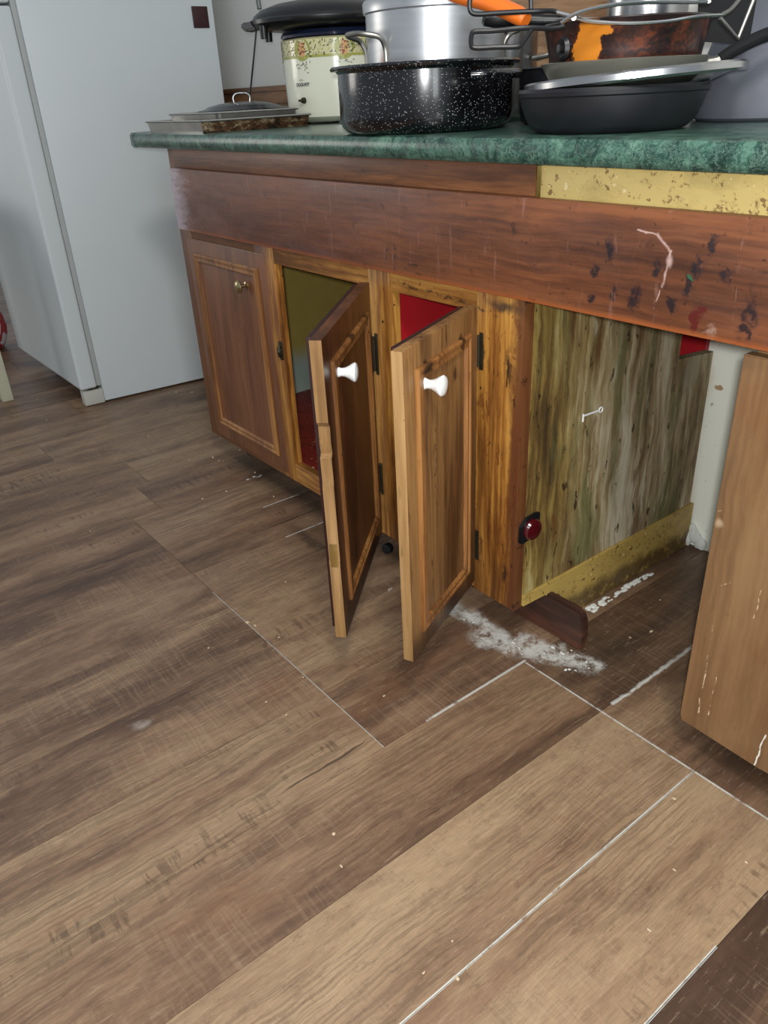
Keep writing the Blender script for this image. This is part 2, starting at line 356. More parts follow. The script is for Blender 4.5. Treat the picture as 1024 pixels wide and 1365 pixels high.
def panel_mat():
    k = M('weathered_panel'); o = k.obj; x, y, z = k.sep(o); w = k.warp(o, .03, 9)
    a = k.noise(w, (1, 9, 2.2), 5, .65, .3); b = k.noise(w, (1, 70, 4), 5, .7, .2); c = k.noise(w, (1, 6, 3), 4, .6)
    f = k.step(k.math('ADD', k.math('MULTIPLY', a, .55), k.math('MULTIPLY', b, .45)), .34, .66)
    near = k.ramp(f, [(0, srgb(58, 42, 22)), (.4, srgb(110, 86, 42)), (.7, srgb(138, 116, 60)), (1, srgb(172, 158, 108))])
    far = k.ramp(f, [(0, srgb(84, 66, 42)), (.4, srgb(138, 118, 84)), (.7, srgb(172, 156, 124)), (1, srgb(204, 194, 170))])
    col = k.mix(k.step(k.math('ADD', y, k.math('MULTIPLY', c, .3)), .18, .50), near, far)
    gr = k.step(k.noise(w, (1, 14, 3), 4, .65), .50, .66); col = k.mix(k.math('MULTIPLY', gr, .55), col, srgb(88, 98, 58))
    br = k.step(k.noise(w, (1, 18, 4), 4, .6, .4), .56, .68); col = k.mix(k.math('MULTIPLY', br, .6), col, srgb(86, 48, 22))
    wt = k.step(k.noise(w, (2, 60, 8), 5, .8), .57, .69); col = k.mix(k.math('MULTIPLY', wt, k.math('MULTIPLY', k.step(y, .05, .2), .55)), col, srgb(184, 178, 150))
    sp = k.step(k.noise(o, (1, 60, 24), 4, .65), .62, .68); col = k.mix(k.math('MULTIPLY', sp, .85), col, srgb(26, 18, 10))
    yl = k.step(k.math('ADD', y, k.math('MULTIPLY', k.noise(o, (1, 3, 20), 4, .7), .03)), .032, .016); col = k.mix(k.math('MULTIPLY', yl, .6), col, srgb(164, 138, 62))
    pt = k.blob(k.warp(o, .02, 20), (-.84, .50, .44), (1, .035, .05), .6); col = k.mix(k.math('MULTIPLY', pt, .8), col, srgb(150, 140, 118))
    k.bump(b, .4, .0015)
    return k.out(col, .62, 0, 0, .35)
def counter_mat():
    k = M('green_marble_laminate'); o = k.obj; w = k.warp(o, .03, 30)
    a = k.noise(w, 26, 6, .75, 1.2); b = k.noise(k.warp(o, .04, 60), 80, 4, .7, 1)
    col = k.ramp(a, [(.30, srgb(18, 36, 32)), (.46, srgb(34, 62, 54)), (.56, srgb(58, 94, 80)), (.70, srgb(100, 132, 114))])
    v = k.step(k.math('ABSOLUTE', k.math('SUBTRACT', b, .5)), .035, .0); col = k.mix(k.math('MULTIPLY', v, .5), col, srgb(134, 160, 144))
    col = k.mix(k.math('MULTIPLY', k.step(b, .60, .72), .5), col, srgb(14, 30, 26))
    return k.out(col, .28, 0, 0, .55)
def enamel_mat():
    k = M('speckled_enamel'); v = k.t.nodes.new('ShaderNodeTexVoronoi'); v.inputs['Scale'].default_value = 400; k.put(v.inputs['Vector'], k.obj)
    c = k.sep(v.outputs['Color'])[0]; d = v.outputs['Distance']
    s = k.math('MULTIPLY', k.step(d, .36, .22), k.step(c, .70, .80))
    col = k.mix(s, srgb(10, 10, 13), srgb(150, 150, 150)); return k.out(col, .2, 0, .4, .5)
def burnt_mat():
    k = M('burnt_orange_enamel'); o = k.obj; w = k.warp(k.warp(o, .03, 30), .01, 120)
    n = k.noise(w, (30, 30, 60), 5, .75); col = k.ramp(n, [(.36, srgb(18, 12, 14)), (.50, srgb(48, 24, 18)), (.62, srgb(92, 44, 24)), (.80, srgb(124, 62, 30))])
    x = k.sep(o)[0]
    pm = k.maxs([k.blob(w, (-.050, -.09, .048), (.019, 1, .036), .12), k.blob(w, (-.034, -.1, .062), (.020, 1, .009), .2)])
    col = k.mix(pm, col, srgb(200, 122, 34)); rim = k.step(k.sep(o)[2], .068, .074); col = k.mix(k.math('MULTIPLY', rim, .85), col, srgb(30, 20, 20))
    return k.out(col, .35, 0, .3)
def wall_mat():
    k = M('wall_paint'); o = k.obj; n = k.noise(o, 2.5, 4); st = k.step(k.noise(o, 30, 3, .6), .72, .76)
    col = k.mix(n, srgb(196, 196, 192), srgb(216, 214, 208)); col = k.mix(k.math('MULTIPLY', st, .5), col, srgb(150, 120, 60))
    k.bump(k.noise(o, 120, 3), .08, .001); return k.out(col, .6)
def cream_wall_mat():
    k = M('cream_wall'); o = k.obj; w = k.warp(o, .04, 20)
    col = k.mix(k.noise(o, 5, 4), srgb(240, 243, 224), srgb(250, 251, 240))
    yl = k.maxs([k.blob(w, (-.88, .6, .12), (.05, 1, .09), .9), k.blob(w, (-.87, .6, .40), (.04, 1, .06), .9)]); col = k.mix(k.math('MULTIPLY', yl, .5), col, srgb(196, 184, 110))
    bl = k.maxs([k.blob(w, (-.829, .6, .386), (.010, 1, .008), .4), k.blob(w, (-.84, .6, .492), (.010, 1, .005), .5)]); col = k.mix(k.math('MULTIPLY', bl, .8), col, srgb(160, 108, 36))
    s = k.step(k.noise(o, 90, 2), .70, .75); col = k.mix(k.math('MULTIPLY', s, .6), col, srgb(120, 100, 60)); return k.out(col, .55)
def mustard_mat():
    k = M('mustard_paint'); o = k.obj; w = k.warp(o, .05, 8); z = k.sep(w)[2]
    col = k.mix(k.noise(o, 30, 4), srgb(150, 132, 62), srgb(168, 148, 76))
    col = k.mix(k.math('MULTIPLY', k.step(z, .30, .22), .85), col, srgb(150, 170, 164)); return k.out(col, .55)
def dirt_paint(name, c1, c2, dirt, amt=.6, zdirt=None, sc=26):
    k = M(name); o = k.obj; col = k.mix(k.noise(o, (3, 3, 14), 4), srgb(*c1), srgb(*c2))
    w = k.warp(o, .02, 40); d = k.step(k.noise(w, sc, 5, .78), .56, .64)
    d2 = k.step(k.noise(o, 100, 3, .65), .61, .67)
    hz = k.step(k.noise(w, (8, 8, 20), 5, .7), .48, .66); col = k.mix(k.math('MULTIPLY', hz, .4), col, tuple(q*.62 for q in srgb(*c1)))
    fl_ = k.step(k.noise(k.vmath('ADD', o, (3, 3, 3)), (70, 70, 70), 3, .6), .66, .70); col = k.mix(k.math('MULTIPLY', fl_, .5), col, srgb(236, 222, 178))
    if zdirt:
        lo = k.step(k.math('ADD', k.sep(o)[2], k.math('MULTIPLY', k.noise(w, 25, 5, .7), .05)), zdirt+.04, zdirt-.0)
        d = k.math('MAXIMUM', k.math('MULTIPLY', d, .4), k.math('MULTIPLY', lo, k.step(k.noise(w, 40, 5, .8), .32, .50)))
    col = k.mix(k.math('MULTIPLY', k.math('MAXIMUM', d, d2), amt), col, srgb(*dirt)); k.bump(d, .2, .001); return k.out(col, .5)
def fridge_mat():
    k = M('fridge_enamel'); o = k.obj; n = k.noise(o, 3, 4); col = k.mix(n, srgb(196, 204, 206), srgb(208, 214, 215))
    s = k.step(k.noise(o, (8, 8, 8), 5, .7), .70, .76); col = k.mix(k.math('MULTIPLY', s, .12), col, srgb(150, 150, 140))
    k.bump(k.noise(o, 260, 2), .08, .0006); return k.out(col, .42, 0, 0, .45)
def alu_mat():
    k = M('brushed_aluminium'); o = k.obj; w = k.warp(o, .03, 15)
    n = k.noise(w, (8, 8, 140), 3); col = k.mix(n, srgb(178, 180, 182), srgb(206, 208, 210))
    st = k.blob(w, (-.085, -.08, .10), (.012, .1, .035), .9); col = k.mix(k.math('MULTIPLY', st, .6), col, srgb(140, 96, 56)); return k.out(col, .36, .85)

MT = {}
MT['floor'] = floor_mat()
MT['under'] = plain('floor_gap', (30, 24, 20), .8)
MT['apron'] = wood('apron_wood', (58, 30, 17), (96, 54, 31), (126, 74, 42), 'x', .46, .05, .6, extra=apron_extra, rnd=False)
MT['frame_x'] = wood('face_frame_rail', (104, 64, 26), (154, 102, 46), (190, 138, 66), 'x', .45, .04, .8, contrast=1.3, extra=frame_extra, rnd=False)
MT['frame_z'] = wood('face_frame_stile', (92, 54, 20), (146, 94, 38), (190, 138, 62), 'z', .45, .04, .9, contrast=1.5, extra=frame_extra, rnd=False)
MT['door_red'] = wood('door_wood', (78, 44, 24), (114, 70, 42), (132, 86, 54), 'z', .38, .10, .45, contrast=.7)
MT['door_worn'] = wood('worn_door_wood', (74, 48, 26), (122, 86, 50), (150, 110, 64), 'z', .42, .06, .7, contrast=1.3, extra=soot)
MT['door_dark'] = wood('dark_door_wood', (50, 28, 16), (84, 50, 28), (112, 70, 38), 'z', .36, .1, .4, extra=lambda k, c: soot(k, c, False))
MT['mould_sooty'] = wood('sooty_moulding_wood', (84, 52, 26), (134, 88, 46), (164, 116, 64), 'z', .38, .08, .6, extra=soot)
MT['lip'] = plain('dark_lip', (44, 16, 12), .5, var=.3)
MT['edge'] = wood('worn_edge_wood', (112, 80, 46), (146, 110, 66), (168, 132, 86), 'z', .5, 0, .3)
MT['mould'] = wood('moulding_wood', (84, 52, 26), (134, 88, 46), (164, 116, 64), 'z', .35, .1, .5)
MT['strip_brown'] = wood('brown_rail', (74, 44, 26), (112, 70, 42), (140, 92, 56), 'x', .4, .05, .5)
MT['strip_yellow'] = dirt_paint('yellow_filler', (186, 160, 92), (206, 184, 120), (96, 56, 24), .75)
MT['panel'] = panel_mat()
MT['base_board'] = dirt_paint('yellow_board', (168, 140, 72), (188, 160, 88), (60, 40, 20), .85, zdirt=.050)
MT['mustard'] = mustard_mat()
MT['red'] = plain('red_paint', (172, 26, 34), .5, var=.2)
MT['dark_red'] = dirt_paint('dark_red_shelf', (104, 28, 22), (126, 36, 28), (50, 16, 12), .6)
MT['ply'] = wood('plywood_front', (92, 66, 42), (124, 92, 60), (144, 112, 76), 'z', .5, .03, .2, contrast=.6, warpamp=.03, extra=ply_extra, rnd=False)
MT['kick'] = wood('toe_kick_wood', (48, 30, 24), (78, 48, 36), (112, 64, 44), 'x', .45, 0, .6)
MT['counter'] = counter_mat()
MT['wall'] = wall_mat(); MT['cream'] = cream_wall_mat()
MT['trim'] = wood('wall_trim', (70, 44, 26), (112, 76, 46), (140, 100, 62), 'x', .35, .1, .3)
MT['wainscot'] = wood('wall_panel_wood', (120, 90, 58), (156, 122, 82), (176, 144, 100), 'x', .45, 0, .2)
MT['fridge'] = fridge_mat()
MT['matt_black'] = plain('matt_black', (8, 8, 10), .85)
MT['gasket'] = plain('gasket', (168, 172, 170), .6)
MT['grille'] = plain('grille', (186, 186, 176), .5)
MT['black'] = plain('black_plastic', (16, 16, 18), .4)
MT['steel'] = plain('steel', (190, 190, 190), .25, 1, var=.1)
MT['dull_steel'] = plain('dull_steel', (150, 148, 142), .42, 1, var=.2)
MT['alu'] = alu_mat()
MT['enamel'] = enamel_mat()
MT['iron'] = plain('cast_iron', (20, 20, 25), .5, 0, .05, var=.3, sc=40)
MT['burnt'] = burnt_mat()
MT['orange'] = plain('orange_silicone', (226, 112, 30), .45)
MT['cream_pot'] = plain('cream_enamel', (222, 222, 200), .18, 0, .4, var=.03)
MT['band'] = plain('band_print', (206, 200, 152), .2, 0, .4, var=.12, sc=60)
MT['navy'] = plain('navy_glaze', (22, 28, 48), .2, 0, .5)
MT['leaf'] = plain('leaf_print', (64, 68, 44), .3); MT['olive'] = plain('olive_print', (158, 158, 78), .3, var=.3, sc=90)
MT['peach'] = plain('peach_print', (206, 156, 104), .3, var=.2, sc=90); MT['berry'] = plain('berry_print', (130, 66, 50), .3)
MT['ink'] = plain('ink', (36, 44, 60), .4)
MT['white'] = plain('white_ceramic', (240, 240, 236), .15, 0, .5, var=.02)
MT['brass'] = plain('aged_brass', (176, 160, 120), .3, 1, var=.2)
MT['hinge'] = plain('dark_hinge', (58, 52, 38), .5, .6, var=.5, sc=60)
MT['bright_brass'] = plain('bright_catch', (216, 196, 130), .25, 1)
MT['redlens'] = plain('red_lens', (70, 10, 16), .2, 0, .6)
MT['plaster'] = plain('plaster', (214, 216, 208), .8, var=.1, sc=60)
MT['white_wood'] = plain('painted_wood', (186, 184, 160), .5, var=.15, sc=10)
MT['grey'] = plain('dull_grey_metal', (98, 100, 108), .6, .1, var=.25, sc=18)
MT['pan_grey'] = plain('grey_nonstick', (142, 140, 128), .3, .6, var=.12)
MT['glass'] = None
gk = M('lid_glass'); gk.b.inputs['Transmission Weight'].default_value = 1; MT['glass'] = gk.out(srgb(220, 225, 225), .03)
MT['tin'] = plain('tray_metal', (176, 174, 170), .34, .9, var=.2, sc=30)
def rust_mat():
    k = M('stained_tray_side'); o = k.obj; w = k.warp(o, .02, 50); n = k.noise(w, (30, 30, 90), 5, .75)
    col = k.ramp(n, [(.38, srgb(24, 18, 14)), (.52, srgb(86, 58, 34)), (.60, srgb(130, 116, 90)), (.75, srgb(176, 170, 160))]); return k.out(col, .5, .4)
MT['rust'] = rust_mat()
MT['board'] = wood('cutting_board', (116, 84, 56), (150, 114, 80), (172, 138, 100), 'x', .5)
MT['cloth'] = plain('red_print_bag', (150, 46, 50), .7, var=.5, sc=40)
MT['bagwhite'] = plain('white_bag', (190, 180, 184), .7, var=.15)
MT['crumb'] = plain('crumb', (196, 176, 146), .8)

# ------------------------------------------------------------------ the setting
PW = .1818; X0 = -.796
def build_floor():
    bm = NB(); uvl = bm.loops.layers.uv.new('UVMap'); sl = bm.faces.layers.float.new('seed'); tl = bm.faces.layers.float.new('tone')
    tones = {(0, 0): .55, (1, 0): .95, (2, 0): .95, (3, 0): .12, (0, 1): .30, (1, 1): .38, (2, 1): .25, (3, 1): .2,
             (-1, 0): .62, (-2, 0): .55, (-3, 0): .5, (-4, 0): .5, (-1, 1): .45, (-2, 1): .5, (-3, 1): .62, (-4, 1): .55, (-5, 0): .45, (-6, 0): .42}
    g = .0005
    for r in range(-28, 12):
        xa = X0+r*PW+g; xb = X0+(r+1)*PW-g
        j = -.0155 if r >= 0 else (-.3555 if r >= -6 else -.355-random.random()*1.2)
        L = 1.22
        for q in range(-3, 3):
            ya = j+q*L+g; yb = j+(q+1)*L-g
            if ya > 1.0 or yb < -3.2: continue
            key = (r, q+1); sd = random.random(); tn = tones.get(key, .3+random.random()*.35)
            vs = [bm.verts.new(p) for p in ((xa, ya, 0), (xb, ya, 0), (xb, yb, 0), (xa, yb, 0), (xa-g*.3, ya-g*.3, -.0015), (xb+g*.3, ya-g*.3, -.0015), (xb+g*.3, yb+g*.3, -.0015), (xa-g*.3, yb+g*.3, -.0015))]
            fs = [bm.faces.new(vs[:4])]+[bm.faces.new((vs[i], vs[i+4], vs[(i+1) % 4+4], vs[(i+1) % 4])) for i in range(4)]
            for f in fs:
                f[sl] = sd; f[tl] = tn
                for l in f.loops: l[uvl].uv = (l.vert.co.x-xa, l.vert.co.y-ya)
    n = len(bm.verts)
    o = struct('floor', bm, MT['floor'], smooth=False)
    bm = NB(); box(bm, -6, 1.5, -3.3, 1.0, -.05, -.0012); struct('floor_underlay', bm, MT['under'], smooth=False)
build_floor()
bm = NB(); box(bm, -6, 1.5, .625, .72, 0, 2.5)
struct('wall_back', bm, MT['wall'])
bm = NB(); box(bm, -1.0, 1.2, .594, .6249, 0, .871)
struct('wall_recess', bm, MT['cream'])
bm = NB(); box(bm, -3.2, -1.45, .605, .6249, .955, 1.005, .004); box(bm, -3.2, -1.45, .599, .6249, .992, 1.008, .003); struct('trim_1', bm, MT['trim'])
bm = NB(); box(bm, -3.2, -1.45, .617, .6249, 0.02, .955); struct('trim_2', bm, MT['wainscot'])

# ------------------------------------------------------------------ base cabinet
CB = thing('base_cabinet', 'worn brown wooden base cabinet under the counter with two doors hanging open', 'cabinet', (-1.47, 0, 0))
def cpart(name, bm, mat, **k): return obj(name, bm, mat, CB, world=True, **k)
# materials use object coords: keep this cabinet's big parts in world-like coords by shifting root to x only
XL, XR = -2.087, -.84
YB = .575
# the materials with fixed stains read world metres -> a root at the origin keeps both equal
CB.location = (0, 0, 0)
bm = NB(); box(bm, XL, XR-.012, 0, .02, .640, .872, .0015); cpart('top_rail', bm, MT['frame_x'])
bm = NB(); box(bm, XL, XR-.012, 0, .02, .088, .140, .0015); cpart('bottom_rail', bm, MT['frame_x'])
for a, b in ((XL, -2.02), (-1.69, -1.607), (-1.25, -1.180), (-.948, XR)):
    bm = NB(); box(bm, a, b, -.001 if b != XR else -.002, .0205, .0885 if b != XR else .086, .6785, .0018); cpart('stile', bm, MT['frame_z'])
# side panel with the sawn notch at the top back corner
bm = NB(); prism(bm, [(.021, .112), (YB, .112), (YB, .468), (.448, .478), (.452, .872), (.021, .872)], 'x', XR-.0001, XR-.019, .001)
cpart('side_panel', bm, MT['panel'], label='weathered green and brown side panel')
bm = NB(); prism(bm, [(.021, .088), (.088, .088), (.088, 0.0), (YB+.01, 0.0), (YB+.01, .1115), (.021, .1115)], 'x', XR+.004, XR-.015, .001)
cpart('side_base_board', bm, MT['base_board'], label='dirty yellow base board')
bm = NB(); box(bm, XL, XL+.016, .0205, YB, .089, .872); cpart('left_side', bm, MT['mustard'])
bm = NB(); box(bm, XL+.016, -.86, .575, .589, .1, .872); cpart('back_panel', bm, MT['red'])
bm = NB(); box(bm, -1.222, -1.208, .021, .574, .14, .872); cpart('partition', bm, MT['red'])
bm = NB(); box(bm, XL+.0165, -1.2225, .0205, .574, .126, .140); cpart('bottom_shelf', bm, MT['dark_red'])
bm = NB(); box(bm, -1.2075, -.8605, .0205, .574, .126, .140); cpart('bottom_shelf', bm, MT['dark_red'])
# toe kick runs under the cabinet and sticks out past its end
bm = NB(); prism(bm, [(XL+.03, 0), (-.748, 0), (-.744, .03), (-.744, .066), (-.750, .080), (-.764, .087), (XL+.03, .087)], 'y', .086, .106, .003)
cpart('toe_kick', bm, MT['kick'])
# metal bits on the stiles
def hinge(x, z, h, y=-.0015, mat='hinge'):
    bm = NB(); box(bm, x-.0045, x+.0045, y-.002, y, z-h/2, z+h/2, .0008)
    tube(bm, [(x-.0055, y-.003, z-h*.42), (x-.0055, y-.003, z+h*.42)], .0030, 10)
    for s in (-.3, .3): lathe(bm, [(0, .0), (.0028, 0), (.0028, .001), (0, .0016)], 10, (x+.002, y-.0022, z+s*h))
    return cpart('hinge', bm, MT[mat])
hinge(-1.232, .508, .085); hinge(-1.238, .228, .075); hinge(-.935, .575, .065); hinge(-.940, .19, .065)
bm = NB(); box(bm, -1.628, -1.606, -.006, -.001, .425, .452, .002)
for dz in (.418, .460): lathe(bm, [(0, 0), (.007, 0), (.007, .004), (.004, .007), (0, .007)], 12, (0, 0, 0))
bm.free()
bm = NB(); box(bm, -1.620, -1.606, -.005, -.001, .415, .460, .002); box(bm, -1.618, -1.598, -.012, -.005, .430, .446, .003)
tube(bm, [(-1.612, -.008, .425), (-1.606, -.014, .437), (-1.612, -.008, .450)], .004, 8)
cpart('catch', bm, MT['hinge'], label='dark metal door catch')

def knob_profile_white(): return [(0, 0), (.0095, 0), (.0100, .002), (.0078, .006), (.0066, .011), (.0078, .017), (.0115, .024), (.0148, .029), (.0158, .032), (.0140, .0345), (.008, .0365), (0, .037)]
def knob_profile_brass(): return [(0, 0), (.009, 0), (.009, .002), (.0045, .004), (.0040, .014), (.007, .017), (.0145, .019), (.0155, .022), (.0130, .0255), (.006, .028), (0, .0285)]
def along_y(bm):   # lathe axis z -> +y
    bmesh.ops.transform(bm, matrix=Matrix.Rotation(rad(-90), 4, 'X'), verts=bm.verts); return bm
def door(H, th, W, z0, z1, matd, kind, label, chew=False, knob=(.3, .58), inset=.046):
    T = .019
    d = None
    bm = NB()
    if chew:    # free edge with chewed bites
        e = [(W, 0), (W, .16), (W-.002, .163), (W-.0015, .30), (W-.004, .31), (W-.003, .352), (W-.011, .358), (W-.0075, .378), (W-.009, .405), (W-.001, .414), (W, .46), (W, z1-z0)]
        prism(bm, [(0, 0)]+e+[(0, z1-z0)], 'y', -T, 0, 0)
    else: box(bm, 0, W, -T, 0, 0, z1-z0, .0022)
    bmesh.ops.recalc_face_normals(bm, faces=bm.faces)
    for f in bm.faces: f.material_index = 1 if (f.calc_center_median().x > W-.0125 and abs(f.normal.x) > .4) else 0
    d = obj('door', bm, [matd, MT['edge']], CB, label=label)
    d.location = (H[0], H[1], z0); d.rotation_euler = (0, 0, rad(th))
    h = z1-z0
    bm = NB(); box(bm, .008, W-.020, -T-.010, -T, .008, h-.0015, .001); obj('rear_lip', bm, MT['lip'], d, label='dark rebated lip along the back of the door')
    # raised moulding: four mitred strips with a stepped profile
    prof = [(0, 0), (0, .004), (.003, .0065), (.007, .0065), (.009, .004), (.013, .0045), (.018, .0055), (.020, .003), (.022, 0)]
    A = (inset, inset+.004); B = (W-inset, h-inset)
    bm = NB(); cs = []
    for (ox, oz) in ((0, 0), (1, 0), (1, 1), (0, 1)):
        col = []
        for (t, y) in prof:
            x = A[0]+t if ox == 0 else B[0]-t; z = A[1]+t if oz == 0 else B[1]-t
            col.append(bm.verts.new((x, y, z)))
        cs.append(col)
    for i in range(4):
        P, Q = cs[i], cs[(i+1) % 4]
        for k in range(len(prof)-1): bm.faces.new((P[k], P[k+1], Q[k+1], Q[k]))
    obj('moulding', bm, MT['mould'] if kind == 'brass' else MT['mould_sooty'], d)
    bm = NB(); lathe(bm, knob_profile_white() if kind == 'white' else knob_profile_brass(), 28); along_y(bm)
    bmesh.ops.translate(bm, verts=bm.verts, vec=(knob[0], 0, knob[1]-z0))
    obj('knob', bm, MT['white'] if kind == 'white' else MT['brass'], d, label='white ceramic knob' if kind == 'white' else 'aged brass knob')
    return d
dA = door((-1.645, -.002), 180, .405, .100, .656, MT['door_red'], 'brass', 'closed reddish brown door', knob=(.105, .572), inset=.036)
dB = door((-1.232, -.012), -47.5, .397, .107, .652, MT['door_dark'], 'white', 'open dark brown door with chewed free edge', chew=True, knob=(.325, .580))
dC = door((-.935, -.012), -66, .277, .115, .655, MT['door_worn'], 'white', 'open worn light brown door', knob=(.215, .590), inset=.036)
bm = NB(); box(bm, .3968, .3985, -.016, -.003, .150, .195, .0005); obj('catch_plate', bm, MT['bright_brass'], dB, label='bright brass catch plate')

# long board and strips over the opening
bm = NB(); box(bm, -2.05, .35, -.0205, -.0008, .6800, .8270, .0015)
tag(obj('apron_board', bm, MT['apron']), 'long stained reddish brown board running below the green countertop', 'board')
bm = NB(); box(bm, -.824, .35, .003, .021, .822, .8715, .001)
tag(obj('filler_strip', bm, MT['strip_yellow']), 'dirty yellow strip between countertop and brown board at right', 'strip')
bm = NB(); box(bm, -2.05, -.8285, -.0045, -.0003, .8275, .8715, .001)
tag(obj('facing_strip', bm, MT['strip_brown']), 'thin brown strip directly under the countertop left of the yellow one', 'strip')

# neighbouring cabinet at the right
RC = thing('base_cabinet', 'plain light brown plywood fronted cabinet cut by right edge of photo', 'cabinet', (0, 0, 0))
bm = NB(); prism(bm, [(-.476, .068), (-.343, .066), (-.343, .064), (.30, .064), (.30, .6655), (-.478, .6655), (-.480, .078)], 'y', -.0005, .018, .0015)
obj('front_panel', bm, MT['ply'], RC)
bm = NB(); prism(bm, [(.0185, .068), (.10, .068), (.10, 0), (.594, 0), (.594, .8), (.0185, .8)], 'x', -.470, -.455); obj('side_panel', bm, MT['ply'], RC)
bm = NB(); box(bm, -.454, .30, .10, .12, .0, .063); obj('toe_kick', bm, MT['kick'], RC)
bm = NB(); box(bm, -.454, .30, .0185, .594, .064, .08); obj('bottom_shelf', bm, MT['kick'], RC)
bm = NB(); box(bm, -.470, .30, .022, .040, .664, .8205); obj('top_rail', bm, MT['kick'], RC)

# countertop: rounded front edge, clipped left front corner
bm = NB()
prof = [(-.030, .8765), (-.0325, .882), (-.0330, .890), (-.0320, .899), (-.028, .9050), (-.021, .9070), (0.1, .9070), (0.6165, .907), (0.6165, .872), (-.020, .872), (-.026, .8725)]
prism(bm, prof, 'x', -2.215, .35)
def cnr(y): return -2.215-(.085 if y > .06 else .085*math.sin(max(0, min(1, (y+.033)/.093))*math.pi/2))
ys = [-.02, -.005, .01, .03, .06, 0.6165]
for f in list(bm.faces):
    if abs(f.normal.x) > .9 and f.calc_center_median().x < -2: bm.faces.remove(f)
prism(bm, [(-2.2148, -.033), (-2.245, -.030), (-2.270, -.018), (-2.287, .002), (-2.295, .03), (-2.297, .08), (-2.297, 0.6165), (-2.2148, 0.6165)], 'z', .872, .907, .004)
tag(obj('countertop', bm, MT['counter']), 'green marble patterned laminate countertop covered with pots and pans', 'countertop')

# small things in the bay
RL = thing('reflector_light', 'round dark red lens on black backing fixed to the weathered panel', 'reflector', (-.8399, .027, .258))
def to_x(bm): bmesh.ops.transform(bm, matrix=Matrix.Rotation(rad(90), 4, 'Y'), verts=bm.verts); return bm
bm = NB(); prism(bm, [(-.026, -.020), (-.018, -.026), (.018, -.022), (.026, -.012), (.028, .024), (.020, .028), (-.008, .026), (-.024, .012)], 'x', 0, .006, .0015); obj('backing', bm, MT['black'], RL)
bm = NB(); lathe(bm, [(0, 0), (.0205, 0), (.021, .005), (.0185, .009), (.010, .011), (0, .0115)], 32); to_x(bm); bmesh.ops.translate(bm, verts=bm.verts, vec=(.0062, .003, .000)); obj('lens', bm, MT['redlens'], RL)
bm = NB(); tube(bm, [(-.836, .158, .441), (-.834, .20, .441)], .0019, 8); tube(bm, smooth_path([(-.834, .205+.005*math.cos(t), .441+.005*math.sin(t)) for t in [i*math.pi/4 for i in range(8)]], 3, True), .0015, 6, True)
tube(bm, [(-.836, .158, .445), (-.836, .158, .430)], .0018, 8)
tag(obj('cotter_pin', bm, MT['white']), 'small white hook pin stuck on the weathered side panel', 'pin')
bm = NB()
for cx, cy, cz, r, s in ((-.846, .585, .018, .022, 3), (-.826, .588, .028, .020, 4), (-.808, .590, .014, .018, 5), (-.835, .588, .045, .014, 6)):
    q = bmesh.ops.create_icosphere(bm, subdivisions=3, radius=r)['verts']; rr = random.Random(s)
    for v in q: v.co = Vector((cx+.9*v.co.x*(1+rr.uniform(-.12, .12)), cy+.5*v.co.y, max(.001, cz+v.co.z*(1+rr.uniform(-.15, .15)))))
tag(obj('plaster_lump', bm, MT['plaster'], smooth=False), 'white plaster lump in the far corner of the empty bay', 'plaster')
bm = NB(); rr = random.Random(11)
for i in range(60):
    t = rr.random(); y = .205+t*.21; x = -.829+.006+rr.uniform(-.004, .012)*(1-t*.4)
    q = bmesh.ops.create_icosphere(bm, subdivisions=1, radius=rr.uniform(.002, .0055))['verts']
    for v in q: v.co = Vector((x+v.co.x, y+v.co.y*2, max(.0003, v.co.z*.5+.001)))
tag(obj('plaster_bead', bm, MT['plaster'], smooth=False), 'rough white plaster bead along foot of yellow board', 'plaster', kind='stuff')
bm = NB(); rr = random.Random(5)
for i in range(26):
    if i < 18: x, y = rr.uniform(-.79, -.70), rr.uniform(.02, .10)
    else: x, y = rr.uniform(-1.0, -.8), rr.uniform(-.03, .04)
    if y > .078: continue
    q = bmesh.ops.create_icosphere(bm, subdivisions=1, radius=rr.uniform(.0015, .004))['verts']; k_ = rr.uniform(.6, 1.8)
    for v in q: v.co = Vector((x+v.co.x*k_*(1+rr.uniform(-.3, .3)), y+v.co.y/k_*(1+rr.uniform(-.3, .3)), max(.0003, v.co.z*.3+.0008)))
tag(obj('plaster_crumbs', bm, MT['plaster'], smooth=False), 'white plaster crumbs spilled around the projecting toe kick', 'plaster', kind='stuff')
bm = NB(); rr = random.Random(3)
spots = [at(x, y, 1) for x, y in ()]
def fl(px, py):
    v = RX*((px-512)/FPX)-UX*((py-682.5)/FPX)+FX; t = -CAM.z/v.z; return CAM+v*t
for px, py, r in ((381, 776, .003), (330, 830, .006), (340, 834, .004), (278, 864, .003), (404, 903, .0025), (382, 953, .0025), (302, 655, .004), (320, 600, .005), (284, 610, .006), (292, 614, .004), (270, 665, .004),
                  (62, 560, .004), (50, 533, .004), (340, 630, .004), (365, 662, .004), (899, 1065, .0035), (899, 1160, .003), (865, 1240, .003), (610, 1305, .004), (565, 1297, .0025), (512, 928, .003), (445, 1112, .004), (455, 1155, .003), (355, 936, .0025),
                  (868, 842, .005), (840, 850, .003), (880, 800, .003), (995, 1150, .003), (603, 1255, .002), (253, 613, .003), (155, 612, .004), (198, 582, .004), (372, 850, .003), (235, 523, .006), (256, 523, .005), (120, 708, .003)):
    p = fl(px, py); q = bmesh.ops.create_icosphere(bm, subdivisions=1, radius=r*.8)['verts']; a = rr.uniform(.6, 1.6)
    for v in q: v.co = Vector((p.x+v.co.x*a+rr.uniform(-.0005, .0005), p.y+v.co.y/a, max(.0002, v.co.z*.4+.0008)))
